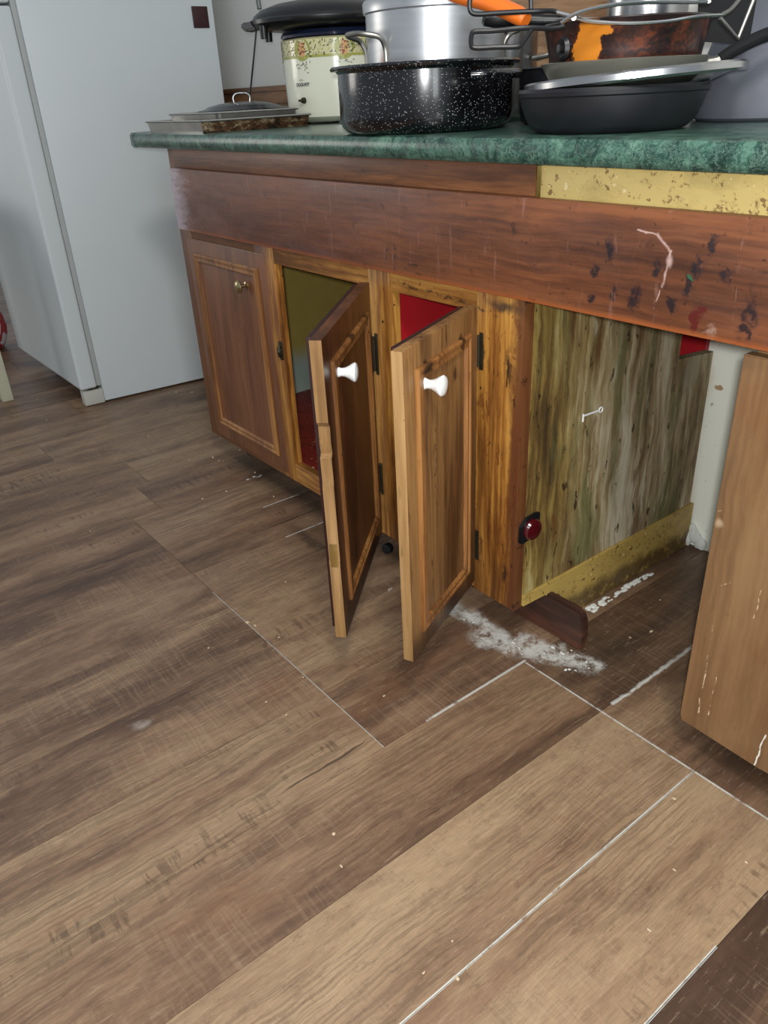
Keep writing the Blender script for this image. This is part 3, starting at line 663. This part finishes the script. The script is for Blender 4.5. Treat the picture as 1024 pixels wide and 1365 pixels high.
tag(obj('floor_crumbs', bm, MT['crumb'], smooth=False), 'tiny pale crumbs scattered over the plank floor', 'crumbs', kind='stuff')
p = fl(515, 738)
bm = NB(); lathe(bm, [(0, 0), (.012, 0), (.013, .003), (.013, .013), (.011, .016), (0, .017)], 24); 
bmesh.ops.transform(bm, matrix=Matrix.Translation((p.x, p.y+.01, .0135)) @ Matrix.Rotation(rad(80), 4, 'X') @ Matrix.Rotation(rad(20), 4, 'Y'), verts=bm.verts)
tag(obj('bottle_cap', bm, MT['black']), 'small black cap on the floor under the cabinet behind the open doors', 'cap')

# ------------------------------------------------------------------ refrigerator
FR = thing('refrigerator', 'white refrigerator standing left of the counter', 'refrigerator', (-2.846, -.066, 0), rad(-4))
bm = NB(); box(bm, -.80, 0, 0, .628, .008, 1.68, .004); obj('body', bm, MT['fridge'], FR)
bm = NB(); box(bm, -.795, -.006, -.016, -.0002, .068, 1.67, .002); obj('gasket', bm, MT['gasket'], FR)
bm = NB(); box(bm, -.80, -.002, -.078, -.0163, .064, 1.25, .010, 4); fd = obj('door', bm, MT['fridge'], FR); fd.rotation_euler = (0, 0, rad(4))
bm = NB(); box(bm, -.80, -.002, -.078, -.0163, 1.257, 1.675, .010, 4); obj('freezer_door', bm, MT['fridge'], FR)
bm = NB(); box(bm, -.045, -.001, -.072, -.0003, .003, .056, .003); obj('hinge_cover', bm, MT['grille'], FR)
bm = NB(); box(bm, -.76, -.047, -.030, -.005, .020, .060, .002); obj('base_grille', bm, MT['black'], FR)
bm = NB(); box(bm, -.030, -.012, -.045, -.010, .0565, .0630, .001); lathe(bm, [(0, .0565), (.009, .0565), (.009, .0635), (0, .0635)], 12, (-.018, -.04, 0)); obj('door_hinge', bm, MT['hinge'], FR)
for x, y in ((-.05, .05), (-.69, .05), (-.05, .54), (-.69, .54)):
    bm = NB(); lathe(bm, [(0, 0), (.018, 0), (.018, .005), (.009, .006), (.009, .0078), (0, .0078)], 16, (x, y, 0)); obj('foot', bm, MT['black'], FR)
bm = NB(); q = at(267, 23, 1)
M4 = Matrix.Translation(FR.location) @ Matrix.Rotation(rad(-4), 4, 'Z'); Mi = M4.inverted()
o0 = Mi @ CAM; o1 = Mi @ q; dd = o1-o0; t = -o0.x/dd.x; h = o0+dd*t
box(bm, .0003, .004, h.y-.028, h.y+.028, h.z-.031, h.z+.031, .0015)
mg = obj('fridge_magnet', bm, MT['door_magnet'] if 'door_magnet' in MT else plain('maroon_magnet', (52, 16, 20), .4)); mg.location = FR.location; mg.rotation_euler = FR.rotation_euler
tag(mg, 'small dark maroon square magnet on upper side of refrigerator', 'magnet')

# table leg and bag at the left edge
TB = thing('side_table', 'pale painted table whose leg shows at the left edge', 'table', (-3.165, -.335, 0))
for i, (x, y) in enumerate(((0, 0), (-.55, 0), (0, -.5), (-.55, -.5))):
    bm = NB(); box(bm, x-.02, x+.02, y-.02, y+.02, 0, .70, .002); obj('leg', bm, MT['white_wood'], TB)
bm = NB(); box(bm, -.60, .05, -.55, .05, .7002, .725, .004); obj('tabletop', bm, MT['white_wood'], TB)
bm = NB(); q = bmesh.ops.create_icosphere(bm, subdivisions=4, radius=.11)['verts']; rr = random.Random(2)
from mathutils import noise as mnoise
for v in q:
    n = mnoise.noise(v.co*14)*.02; v.co = Vector((v.co.x*.8*(1+n*6), v.co.y*.8*(1+n*5), max(0, v.co.z*1.2+.10+n)))
for f in bm.faces: f.material_index = 1 if mnoise.noise(f.calc_center_median()*22) > .1 else 0
bg = obj('shopping_bag', bm, [MT['cloth'], MT['bagwhite']]); bg.location = (-3.98, -.19, 0)
tag(bg, 'crumpled red and white bag on the floor behind the table leg', 'bag')

# ------------------------------------------------------------------ on the counter
ZC = .9072
# baking trays
def tray(name, label, x0, x1, y0, y1, z, h, mats, inset=.016, group=None, rz=0):
    cx, cy = (x0+x1)/2, (y0+y1)/2; hx, hy = (x1-x0)/2, (y1-y0)/2
    t = thing(name, label, 'tray', (cx, cy, z), rz)
    bm = NB()
    def ring(dx, zz, r=.012):
        out = []
        for sx, sy, a0 in ((1, 1, 0), (-1, 1, 90), (-1, -1, 180), (1, -1, 270)):
            for k in range(5):
                a = rad(a0+k*22.5); out.append(bm.verts.new((sx*(hx-dx-r)+r*math.cos(a), sy*(hy-dx-r)+r*math.sin(a), zz)))
        return out
    R = [ring(inset+.001, .0008), ring(.004, h), ring(0, h+.0012), ring(-.001, h-.001), ring(.001, h-.003), ring(.0035, h-.0022), ring(inset-.001, 0)]
    for a, b in zip(R, R[1:]):
        for i in range(len(a)): bm.faces.new((a[i], b[i], b[(i+1) % len(a)], a[(i+1) % len(a)]))
    bm.faces.new(R[0]); bm.faces.new(R[-1][::-1])
    for f in bm.faces:
        c = f.calc_center_median(); f.normal_update()
        f.material_index = 1 if (abs(f.normal.z) < .75 and c.z < h-.003 and c.x > hx-inset-.006) else 0
    obj('pan', bm, mats, t); return t
tray('baking_tray', 'large stained metal baking tray lying on left end of countertop', -2.150, -1.822, -.024, .280, ZC, .026, [MT['tin'], MT['rust']], inset=.009)
tray('baking_tray', 'smaller metal baking tray stacked on the large stained tray', -2.12, -1.850, .030, .262, ZC+.0022, .038, [MT['tin'], MT['tin']], inset=.010)
LD = thing('pot_lid', 'dark domed pot lid with wire loop handle on the trays', 'lid', (-1.965, .165, ZC+.0425))
bm = NB(); lathe(bm, [(0, .018), (.03, .0175), (.06, .014), (.085, .009), (.095, .004), (.112, .001), (.114, 0), (.112, -.001), (.09, 0), (.05, .008), (0, .012)], 56); obj('dome', bm, plain('dark_lid', (38, 40, 44), .22, .7), LD)
bm = NB(); rz = rad(58); c, s = math.cos(rz), math.sin(rz)
tube(bm, smooth_path([(-.020*c, -.020*s, .016), (-.021*c, -.021*s, .028), (-.012*c, -.012*s, .036), (.012*c, .012*s, .036), (.021*c, .021*s, .028), (.020*c, .020*s, .016)], 6), .0018, 8); obj('handle', bm, MT['steel'], LD)

# slow cooker
SC = thing('slow_cooker', 'cream slow cooker with leafy printed band beneath the black griddle', 'slow cooker', (-1.930, .437, ZC), rad(55)); SC.scale = (1.06, 1.06, 1.065)
R0 = .131
bm = NB(); lathe(bm, [(0, .004), (.10, .004), (.112, .006), (R0-.006, .016), (R0-.004, .03), (R0, .139)], 72, mi=0)
lathe(bm, [(R0, .139), (R0+.0004, .139), (R0+.0004, .176), (R0+.002, .178), (R0-.003, .180), (R0-.008, .178), (R0-.01, .05), (0, .05)], 72, mi=1); obj('body', bm, [MT['cream_pot'], MT['band']], SC)
bm = NB(); lathe(bm, [(R0-.018, .16), (R0-.012, .1815), (R0-.001, .1825), (R0, .188), (R0-.006, .196), (R0-.02, .197), (R0-.028, .18), (R0-.028, .08), (0, .07)], 72); obj('crock_liner', bm, MT['navy'], SC)
bm = NB(); lathe(bm, [(R0-.029, .186), (R0-.03, .191), (.05, .193), (0, .194), (0, .188), (R0-.04, .186)], 48); obj('lid', bm, MT['glass'], SC)
def wrap(bm, a0, z0, r):
    for v in bm.verts:
        a = a0+v.co.x/r; v.co = Vector(((r+v.co.z)*math.sin(a), -(r+v.co.z)*math.cos(a), z0+v.co.y))
    return bm
def text_bm(txt, size, bold=False):
    cu = bpy.data.curves.new('t', 'FONT'); cu.body = txt; cu.size = size; cu.align_x = 'CENTER'; cu.align_y = 'CENTER'; cu.offset = .0004 if bold else 0; cu.resolution_u = 3
    o = bpy.data.objects.new('t', cu); C.objects.link(o); bpy.context.view_layer.update()
    me = bpy.data.meshes.new_from_object(o.evaluated_get(bpy.context.evaluated_depsgraph_get()))
    bm = NB(); bm.from_mesh(me); bpy.data.objects.remove(o); bpy.data.meshes.remove(me); return bm
bm = text_bm('CROCK-POT', .0090, True); bmesh.ops.scale(bm, verts=bm.verts, vec=(.8, 1, 1)); wrap(bm, rad(-40), .085, R0+.0005)
obj('logo', bm, MT['ink'], SC, smooth=False)
bm = text_bm('RIVAL', .0048); wrap(bm, rad(-41), .0945, R0+.0005); obj('logo', bm, MT['ink'], SC, smooth=False)
# printed leaves, medallions (wrapped decals)
bm = NB(); rr = random.Random(4)
def leaf(x, y, a, L, mi, wd=.3):
    pts = [(0, 0), (.3, wd*.45), (.6, wd*.45), (1, 0), (.6, -wd*.45), (.3, -wd*.45)]
    vs = [bm.verts.new((x+L*(p[0]*math.cos(a)-p[1]*math.sin(a)), y+L*(p[0]*math.sin(a)+p[1]*math.cos(a)), .0003)) for p in pts]
    f = bm.faces.new(vs); f.material_index = mi
def disc(x, y, rx, ry, mi, z=.0001, n=20, a=0, b=360):
    f = bm.faces.new([bm.verts.new((x+rx*math.cos(rad(a+(b-a)*i/n)), y+ry*math.sin(rad(a+(b-a)*i/n)), z)) for i in range(n)]); f.material_index = mi
for cx in (-.085, .02, .125, -.19, .23):
    disc(cx, .156, .024, .023, 1, .00008); disc(cx, .156, .010, .015, 2, .0002)
    for i in range(9): disc(cx+rr.uniform(-.010, .010), .158+rr.uniform(-.013, .015), .0022, .0022, 3, .0004, 8)
    for i in range(16): leaf(cx+rr.uniform(-.02, .02), .133-rr.random()*.030*(1-abs(rr.uniform(-1, 1))*.5), rr.uniform(0, 6.3), .006, 0)
x = -.2
while x < .25:
    for i in range(2): leaf(x, .141+rr.random()*.032, rr.uniform(-.2, 1.9), rr.uniform(.005, .009), 0 if rr.random() < .7 else 1)
    x += .0032
for i in range(46):
    xx = -.2+i*.0098; disc(xx, .142, .006, .003, 1, .00006, 10)
wrap(bm, 0, 0, R0+.0006); obj('printed_band', bm, [MT['leaf'], MT['olive'], MT['peach'], MT['berry']], SC, smooth=False, kind='stuff')
bm = NB(); lathe(bm, [(0, 0), (.007, 0), (.006, .006), (0, .007)], 20); box(bm, -.0075, .0075, -.0025, .0025, .006, .013, .001); along_y(bm)
bmesh.ops.transform(bm, matrix=Matrix.Rotation(rad(180-40), 4, 'Z'), verts=bm.verts); a = rad(-40)
bmesh.ops.translate(bm, verts=bm.verts, vec=(R0*.985*math.sin(a), -R0*.985*math.cos(a), .052)); obj('dial', bm, MT['hinge'], SC)
for k in range(3):
    a = rad(30+k*120); bm = NB(); lathe(bm, [(0, 0), (.010, 0), (.010, .0045), (0, .0045)], 12, (.10*math.cos(a), .10*math.sin(a), 0)); obj('foot', bm, MT['black'], SC)

# electric griddle on top of the slow cooker
GR = thing('electric_griddle', 'black electric griddle balanced on top of the cream slow cooker', 'griddle', (-1.928, .407, ZC+.2115), rad(54))
def rrect(bm, hx, hy, z, r=.03, n=5):
    out = []
    for sx, sy, a0 in ((1, 1, 0), (-1, 1, 90), (-1, -1, 180), (1, -1, 270)):
        for k in range(n):
            a = rad(a0+k*90/(n-1)); out.append(bm.verts.new((sx*(hx-r)+r*math.cos(a), sy*(hy-r)+r*math.sin(a), z)))
    return out
GB = plain('griddle_black', (20, 18, 20), .35, 0, .2)
bm = NB(); lathe(bm, [(0, 0), (.13, 0), (.160, .003), (.180, .009), (.188, .016), (.189, .024), (.184, .027), (0, .027)], 80, sy=.72); obj('pan_body', bm, GB, GR)
bm = NB(); lathe(bm, [(.181, .0273), (.178, .034), (.160, .046), (.12, .058), (.06, .066), (0, .068), (0, .0275), (.181, .0273)], 80, sy=.72); obj('lid', bm, GB, GR)
for s in (-1, 1):
    bm = NB(); prism(bm, [(s*.170, .006), (s*.195, .004), (s*.208, .008), (s*.210, .016), (s*.206, .022), (s*.17, .024)], 'y', -.035, .035, .004); obj('handle', bm, MT['black'], GR)
    for y in (-.065, .065):
        bm = NB(); lathe(bm, [(0, -.017), (.009, -.017), (.010, .0), (.010, .012), (0, .012)], 16, (s*.150, y, 0)); obj('leg', bm, MT['black'], GR)
for x0, d0 in (): pass
bm = NB(); pts = [at(344, 20, 2.42), at(341, 48, 2.42), at(338, 80, 2.43), at(335, 110, 2.45), at(333, 134, 2.46)]; e = pts[-1].copy(); e.z = ZC+.004; pts += [e+Vector((-.02, .01, .002)), e+Vector((-.06, .03, 0))]
tube(bm, smooth_path(pts, 6), .0024, 8)
tag(obj('power_cord', bm, MT['black']), 'thin black cord hanging down from the griddle handle behind the trays', 'cord')
bm = NB(); b0 = at(346, 12, 2.42); tube(bm, [b0, b0+Vector((-.012, 0, .09)), b0+Vector((-.02, .0, .25))], .006, 10)
tag(obj('rod', bm, plain('greenish_rod', (78, 88, 84), .4)), 'grey green upright rod rising above the griddle handle', 'rod')

# speckled roaster, with the aluminium pot inside it
RO = thing('roasting_pot', 'round black speckled enamel roaster at front of the counter', 'pot', (-1.196, .1076, ZC), rad(49))
rb = .1535
bm = NB(); lathe(bm, [(0, 0), (rb-.024, 0), (rb-.012, .003), (rb-.003, .012), (rb, .024), (rb, .094), (rb+.004, .098), (rb+.012, .0985), (rb+.0135, .102), (rb+.010, .1055), (rb+.002, .105), (rb-.003, .100), (rb-.003, .025), (rb-.02, .004), (0, .003)], 96)
obj('body', bm, MT['enamel'], RO)
bm = NB(); 
for a, nm in ((50, 0),):
    pts = []
    for t in range(-22, 23, 4):
        q = rad(a-90+t); off = .004+.016*min(1, (22-abs(t))/8); pts.append(((rb+off)*math.cos(q), (rb+off)*math.sin(q), .082))
    tube(bm, pts, .007, 10, flat=1.1)
obj('handle', bm, MT['enamel'], RO)
bm = NB(); pts = []
for t in range(-22, 23, 4):
    q = rad(50+90+t); off = .004+.016*min(1, (22-abs(t))/8); pts.append(((rb+off)*math.cos(q), (rb+off)*math.sin(q), .082))
tube(bm, pts, .007, 10, flat=1.1); obj('handle', bm, MT['enamel'], RO)
AP = thing('stock_pot', 'silver aluminium pot standing inside the black speckled roaster', 'pot', (-1.185, .123, ZC+.0036), rad(49))
ra = .1185
bm = NB(); lathe(bm, [(0, 0), (ra-.012, 0), (ra-.003, .004), (ra, .014), (ra, .176), (ra+.004, .178), (ra+.0045, .192), (ra+.002, .196), (ra-.002, .195), (ra-.003, .17), (ra-.003, .014), (0, .003)], 96); obj('body', bm, MT['alu'], AP)
for a in (-152, 28):
    bm = NB(); c = math.cos; s = math.sin; pts = []
    P = lambda dr, t, z: ((ra+dr)*c(rad(a+t)), (ra+dr)*s(rad(a+t)), z)
    tube(bm, smooth_path([P(.001, -19, .105), P(.003, -19, .125), P(.014, -18, .140), P(.036, -10, .146), P(.040, 0, .147), P(.036, 10, .146), P(.014, 18, .140), P(.003, 19, .125), P(.001, 19, .105)], 5), .0042, 10)
    obj('handle', bm, MT['dull_steel'], AP)
# steel pot behind, black saucepan behind
SP = thing('stock_pot', 'grey steel pot standing behind the aluminium pot near the wall', 'pot', (-1.345, .374, ZC), rad(46))
bm = NB(); lathe(bm, [(0, 0), (.115, 0), (.124, .008), (.125, .02), (.125, .165), (.129, .168), (.129, .172), (.124, .171), (.121, .165), (.121, .01), (0, .006)], 72); obj('body', bm, MT['steel'], SP)
bm = NB(); tube(bm, smooth_path([(.112, -.062, .11), (.150, -.07, .115), (.165, -.04, .117), (.165, -.03, .117), (.150, -.0, .115), (.124, -.01, .11)], 5), .004, 8); obj('handle', bm, MT['dull_steel'], SP)
BP = thing('saucepan', 'dark sooty saucepan hidden between the roaster and the pan stack', 'saucepan', (-1.035, .322, ZC), rad(40))
bm = NB(); lathe(bm, [(0, 0), (.085, 0), (.094, .006), (.098, .02), (.100, .085), (.1025, .088), (.099, .09), (.096, .085), (.094, .02), (0, .006)], 64); obj('body', bm, MT['iron'], BP)
bm = NB(); tube(bm, [(.098, .02, .078), (.15, .035, .085), (.20, .045, .090)], [.006, .008, .009], 10); obj('handle', bm, MT['black'], BP)

# pan stack at right
SK = thing('cast_iron_skillet', 'black cast iron skillet at the bottom of the right stack', 'skillet', (-.804, .1226, ZC), rad(38))
bm = NB(); lathe(bm, [(0, 0), (.096, 0), (.106, .002), (.116, .010), (.127, .034), (.130, .046), (.1325, .048), (.1335, .053), (.131, .057), (.127, .056), (.122, .046), (.108, .012), (.1, .006), (0, .005)], 96); obj('pan', bm, MT['iron'], SK)
bm = NB(); tube(bm, smooth_path([(-.02, .127, .047), (-.02, .150, .048), (-.02, .20, .046), (-.02, .235, .046)], 4), [.014, .012], 12, flat=.5); bmesh.ops.transform(bm, matrix=Matrix.Rotation(rad(-35), 4, 'Z'), verts=bm.verts); obj('handle', bm, MT['iron'], SK)
GL = thing('glass_lid', 'steel rimmed glass lid lying tilted on the cast iron skillet', 'lid', (-.790, .150, ZC+.0605)); GL.rotation_euler = (rad(1.2), rad(-3.2), 0)
bm = NB(); lathe(bm, [(.146, .001), (.150, -.001), (.153, .002), (.153, .009), (.150, .0115), (.144, .010), (.141, .006), (.144, .003), (.146, .001)], 96); obj('rim', bm, MT['steel'], GL)
bm = NB(); lathe(bm, [(.1435, .004), (.1435, .0075), (.125, .001), (.10, -.008), (0, -.013), (0, -.016), (.10, -.011), (.125, -.002), (.1435, .004)], 64); obj('glass', bm, MT['glass'], GL)
GP = thing('frying_pan', 'grey frying pan with black handle resting on the glass lid', 'frying pan', (-.792, .128, ZC+.0545), rad(38))
bm = NB(); lathe(bm, [(0, 0), (.085, 0), (.092, .002), (.100, .010), (.110, .026), (.1135, .031), (.1145, .033), (.1125, .034), (.107, .027), (.097, .011), (.088, .0035), (0, .003)], 80); obj('pan', bm, MT['pan_grey'], GP)
bm = NB(); tube(bm, smooth_path([(.108, .014, .024), (.125, .016, .026), (.135, .017, .030)], 4), .0075, 10); obj('handle_ferrule', bm, MT['dull_steel'], GP)
bm = NB(); tube(bm, smooth_path([(.130, .017, .028), (.150, .019, .040), (.185, .022, .054), (.225, .026, .062), (.245, .027, .060)], 5), [.0105, .0135], 12, flat=.75); obj('handle', bm, MT['matt_black'], GP, label='black plastic handle')
BS = thing('saucepan', 'burnt orange saucepan nested in the grey frying pan', 'saucepan', (-.792, .128, ZC+.0585), rad(38))
bm = NB(); lathe(bm, [(0, 0), (.086, 0), (.092, .003), (.1005, .018), (.104, .040), (.1115, .0735), (.1130, .075), (.112, .077), (.108, .075), (.100, .040), (.096, .018), (.088, .005), (0, .004)], 80); obj('body', bm, MT['burnt'], BS)
a = rad(-90-47); bm = NB(); lathe(bm, [(0, .0), (.014, .0), (.015, .005), (.011, .010), (.006, .008), (.005, .014), (0, .0145)], 20, sy=.8); 
bmesh.ops.transform(bm, matrix=Matrix.Translation((.1045*math.cos(a), .1045*math.sin(a), .046)) @ Matrix.Rotation(a, 4, 'Z') @ Matrix.Rotation(rad(90), 4, 'Y'), verts=bm.verts); obj('handle_bracket', bm, MT['black'], BS, label='black bracket left where a handle broke off')
# tongs
TG = thing('tongs', 'silver tongs with black wire loop grips lying across the burnt pan', 'tongs', tuple(at(765, 24, 1.19)))
def rel(root, L): return [Vector(p)-root.location for p in L]
def loop(L, r, n=3): 
    bm = NB(); tube(bm, smooth_path(rel(TG, L), n, True), r, 8, True); return bm
bm = NB()
tube(bm, smooth_path(rel(TG, [at(752, 35, 1.185), at(735, 38, 1.18), at(700, 37, 1.17), at(660, 41, 1.17), at(634, 42, 1.17), at(629, 46, 1.17), at(628, 58, 1.17), at(633, 64, 1.17), at(660, 63, 1.17), at(690, 62, 1.17), at(697, 56, 1.17), at(709, 39, 1.172)]), 4), .0030, 8)
obj('grip', bm, MT['black'], TG)
bm = NB()
tube(bm, smooth_path(rel(TG, [at(748, 20, 1.20), at(738, 15, 1.20), at(715, 15, 1.19), at(670, 17, 1.19), at(640, 19, 1.19), at(629, 17, 1.19), at(626, 9, 1.19), at(628, -4, 1.19), at(640, -8, 1.19), at(700, -10, 1.19), at(708, 12, 1.19)]), 4), .0030, 8)
obj('grip', bm, MT['black'], TG)
bm = NB(); tube(bm, smooth_path(rel(TG, [at(748, 31, 1.186), at(765, 20, 1.186), at(790, 12, 1.19), at(830, 5, 1.2), at(880, 3, 1.22), at(938, 3, 1.24), at(945, 2, 1.24)]), 4), [.0040, .0026], 8, flat=.7); obj('arm', bm, MT['steel'], TG)
bm = NB(); tube(bm, smooth_path(rel(TG, [at(742, 17, 1.192), at(765, 23, 1.192), at(790, 29, 1.195), at(840, 31, 1.2), at(890, 28, 1.21), at(930, 22, 1.22), at(962, 20, 1.24)]), 4), [.0040, .0026], 8, flat=.7); obj('arm', bm, MT['steel'], TG)
bm = NB(); lathe(bm, [(0, -.0045), (.003, -.0045), (.0035, 0), (.003, .0045), (0, .0045)], 12); bmesh.ops.transform(bm, matrix=Matrix.Rotation(rad(38), 4, 'Z') @ Matrix.Rotation(rad(90), 4, 'X') , verts=bm.verts); obj('rivet', bm, MT['steel'], TG)
bm = NB(); tube(bm, smooth_path(rel(TG, [at(962, 20, 1.24), at(975, 12, 1.25), at(990, -6, 1.26)]), 4), .0026, 8); tube(bm, rel(TG, [at(960, 24, 1.24), at(984, 51, 1.25), at(1006, -4, 1.27)]), .0026, 8); obj('claw', bm, MT['dull_steel'], TG)
# orange handled pan handle
OH = thing('orange_handled_spoon', 'spoon with thick orange handle resting on the aluminium pot rim', 'spoon', tuple(at(650, 4, 1.28)))
bm = NB(); tube(bm, smooth_path(rel(OH, [at(575, -20, 1.34), at(612, -5, 1.32), at(650, 3, 1.28), at(686, 18, 1.25), at(702, 27, 1.24)]), 5), [.008, .009, .010, .011, .0125, .013, .0135, .014, .014, .0145, .0148, .015, .015, .015, .015, .015, .015, .0145, .014, .013, .011], 14, flat=.75); obj('handle', bm, MT['orange'], OH)
bm = NB(); tube(bm, smooth_path(rel(OH, [at(590, -20, 1.336), at(560, -36, 1.37), at(530, -50, 1.45)]), 5), .004, 8); q = at(522, -54, 1.48)-OH.location
lathe(bm, [(0, -.010), (.02, -.007), (.03, 0), (.028, 0), (.018, -.005), (0, -.008)], 24, tuple(q)); obj('bowl', bm, MT['steel'], OH)
LA = thing('ladle', 'black handled ladle lying behind the tongs grips', 'ladle', tuple(at(690, 26, 1.44)))
bm = NB(); tube(bm, smooth_path(rel(LA, [at(644, 22, 1.44), at(665, 26, 1.44), at(700, 26, 1.44), at(735, 27, 1.44), at(770, 26, 1.44)]), 4), [.008, .012, .012, .012, .011, .010, .010, .010, .009, .009, .009, .008, .008, .007, .007, .006, .006], 12); obj('handle', bm, MT['black'], LA)
bm = NB(); tube(bm, rel(LA, [at(768, 26, 1.44), at(830, 26, 1.46)]), .003, 8); lathe(bm, [(0, -.018), (.018, -.012), (.024, 0), (.022, 0), (.016, -.010), (0, -.015)], 24, tuple(at(842, 26, 1.47)-LA.location)); obj('bowl', bm, MT['steel'], LA)
# black spatula
SPT = thing('spatula', 'black slotted spatula leaning against the grey pot at right', 'spatula', tuple(at(967, 25, 1.385)))
bm = NB(); u = (at(985, 20, 1.385)-at(945, 20, 1.385)).normalized(); nrm = Vector((-u.y, u.x, 0)).normalized(); up = Vector((0, 0, 1))
pts = [(-.040, .040), (-.036, -.018), (-.028, -.028), (.012, -.030), (.036, -.024), (.038, .044)]
A = [bm.verts.new(u*a+up*b-nrm*.0015) for a, b in pts]; B = [bm.verts.new(u*a+up*b+nrm*.0015) for a, b in pts]
bm.faces.new(A); bm.faces.new(B[::-1]); [bm.faces.new((A[i], B[i], B[(i+1) % 6], A[(i+1) % 6])) for i in range(6)]; obj('blade', bm, MT['matt_black'], SPT)
bm = NB(); tube(bm, smooth_path([up*.030, up*.06+u*.01, up*.20+u*.06], 4), .0045, 8); obj('handle', bm, MT['black'], SPT)
# grey sloping pot at the right, wooden board and canister at the wall
GT = thing('milk_can', 'dull grey metal pot with sloping sides right of the pan stack', 'pot', (-.716, .418, ZC))
bm = NB(); lathe(bm, [(0, 0), (.112, 0), (.120, .005), (.123, .02), (.116, .07), (.100, .12), (.084, .16), (.078, .19), (.080, .20), (.076, .20), (.074, .19), (.096, .12), (.118, .02), (0, .005)], 72); obj('body', bm, MT['grey'], GT)
GT.name = 'sloping_pot'
bm = NB(); box(bm, -1.50, -1.185, .590, .608, ZC, 1.22, .005)
tag(obj('cutting_board', bm, MT['board']), 'brown wooden board standing against the wall behind the pans', 'cutting board')
CN = thing('canister', 'shiny steel canister by the wall behind the burnt saucepan', 'canister', (-1.035, .508, ZC))
bm = NB(); lathe(bm, [(0, 0), (.068, 0), (.072, .004), (.072, .215), (0, .215)], 64); obj('body', bm, MT['steel'], CN)
bm = NB(); lathe(bm, [(.074, .2155), (.0745, .232), (.070, .238), (0, .240), (0, .2155), (.074, .2155)], 64); obj('lid', bm, MT['steel'], CN)
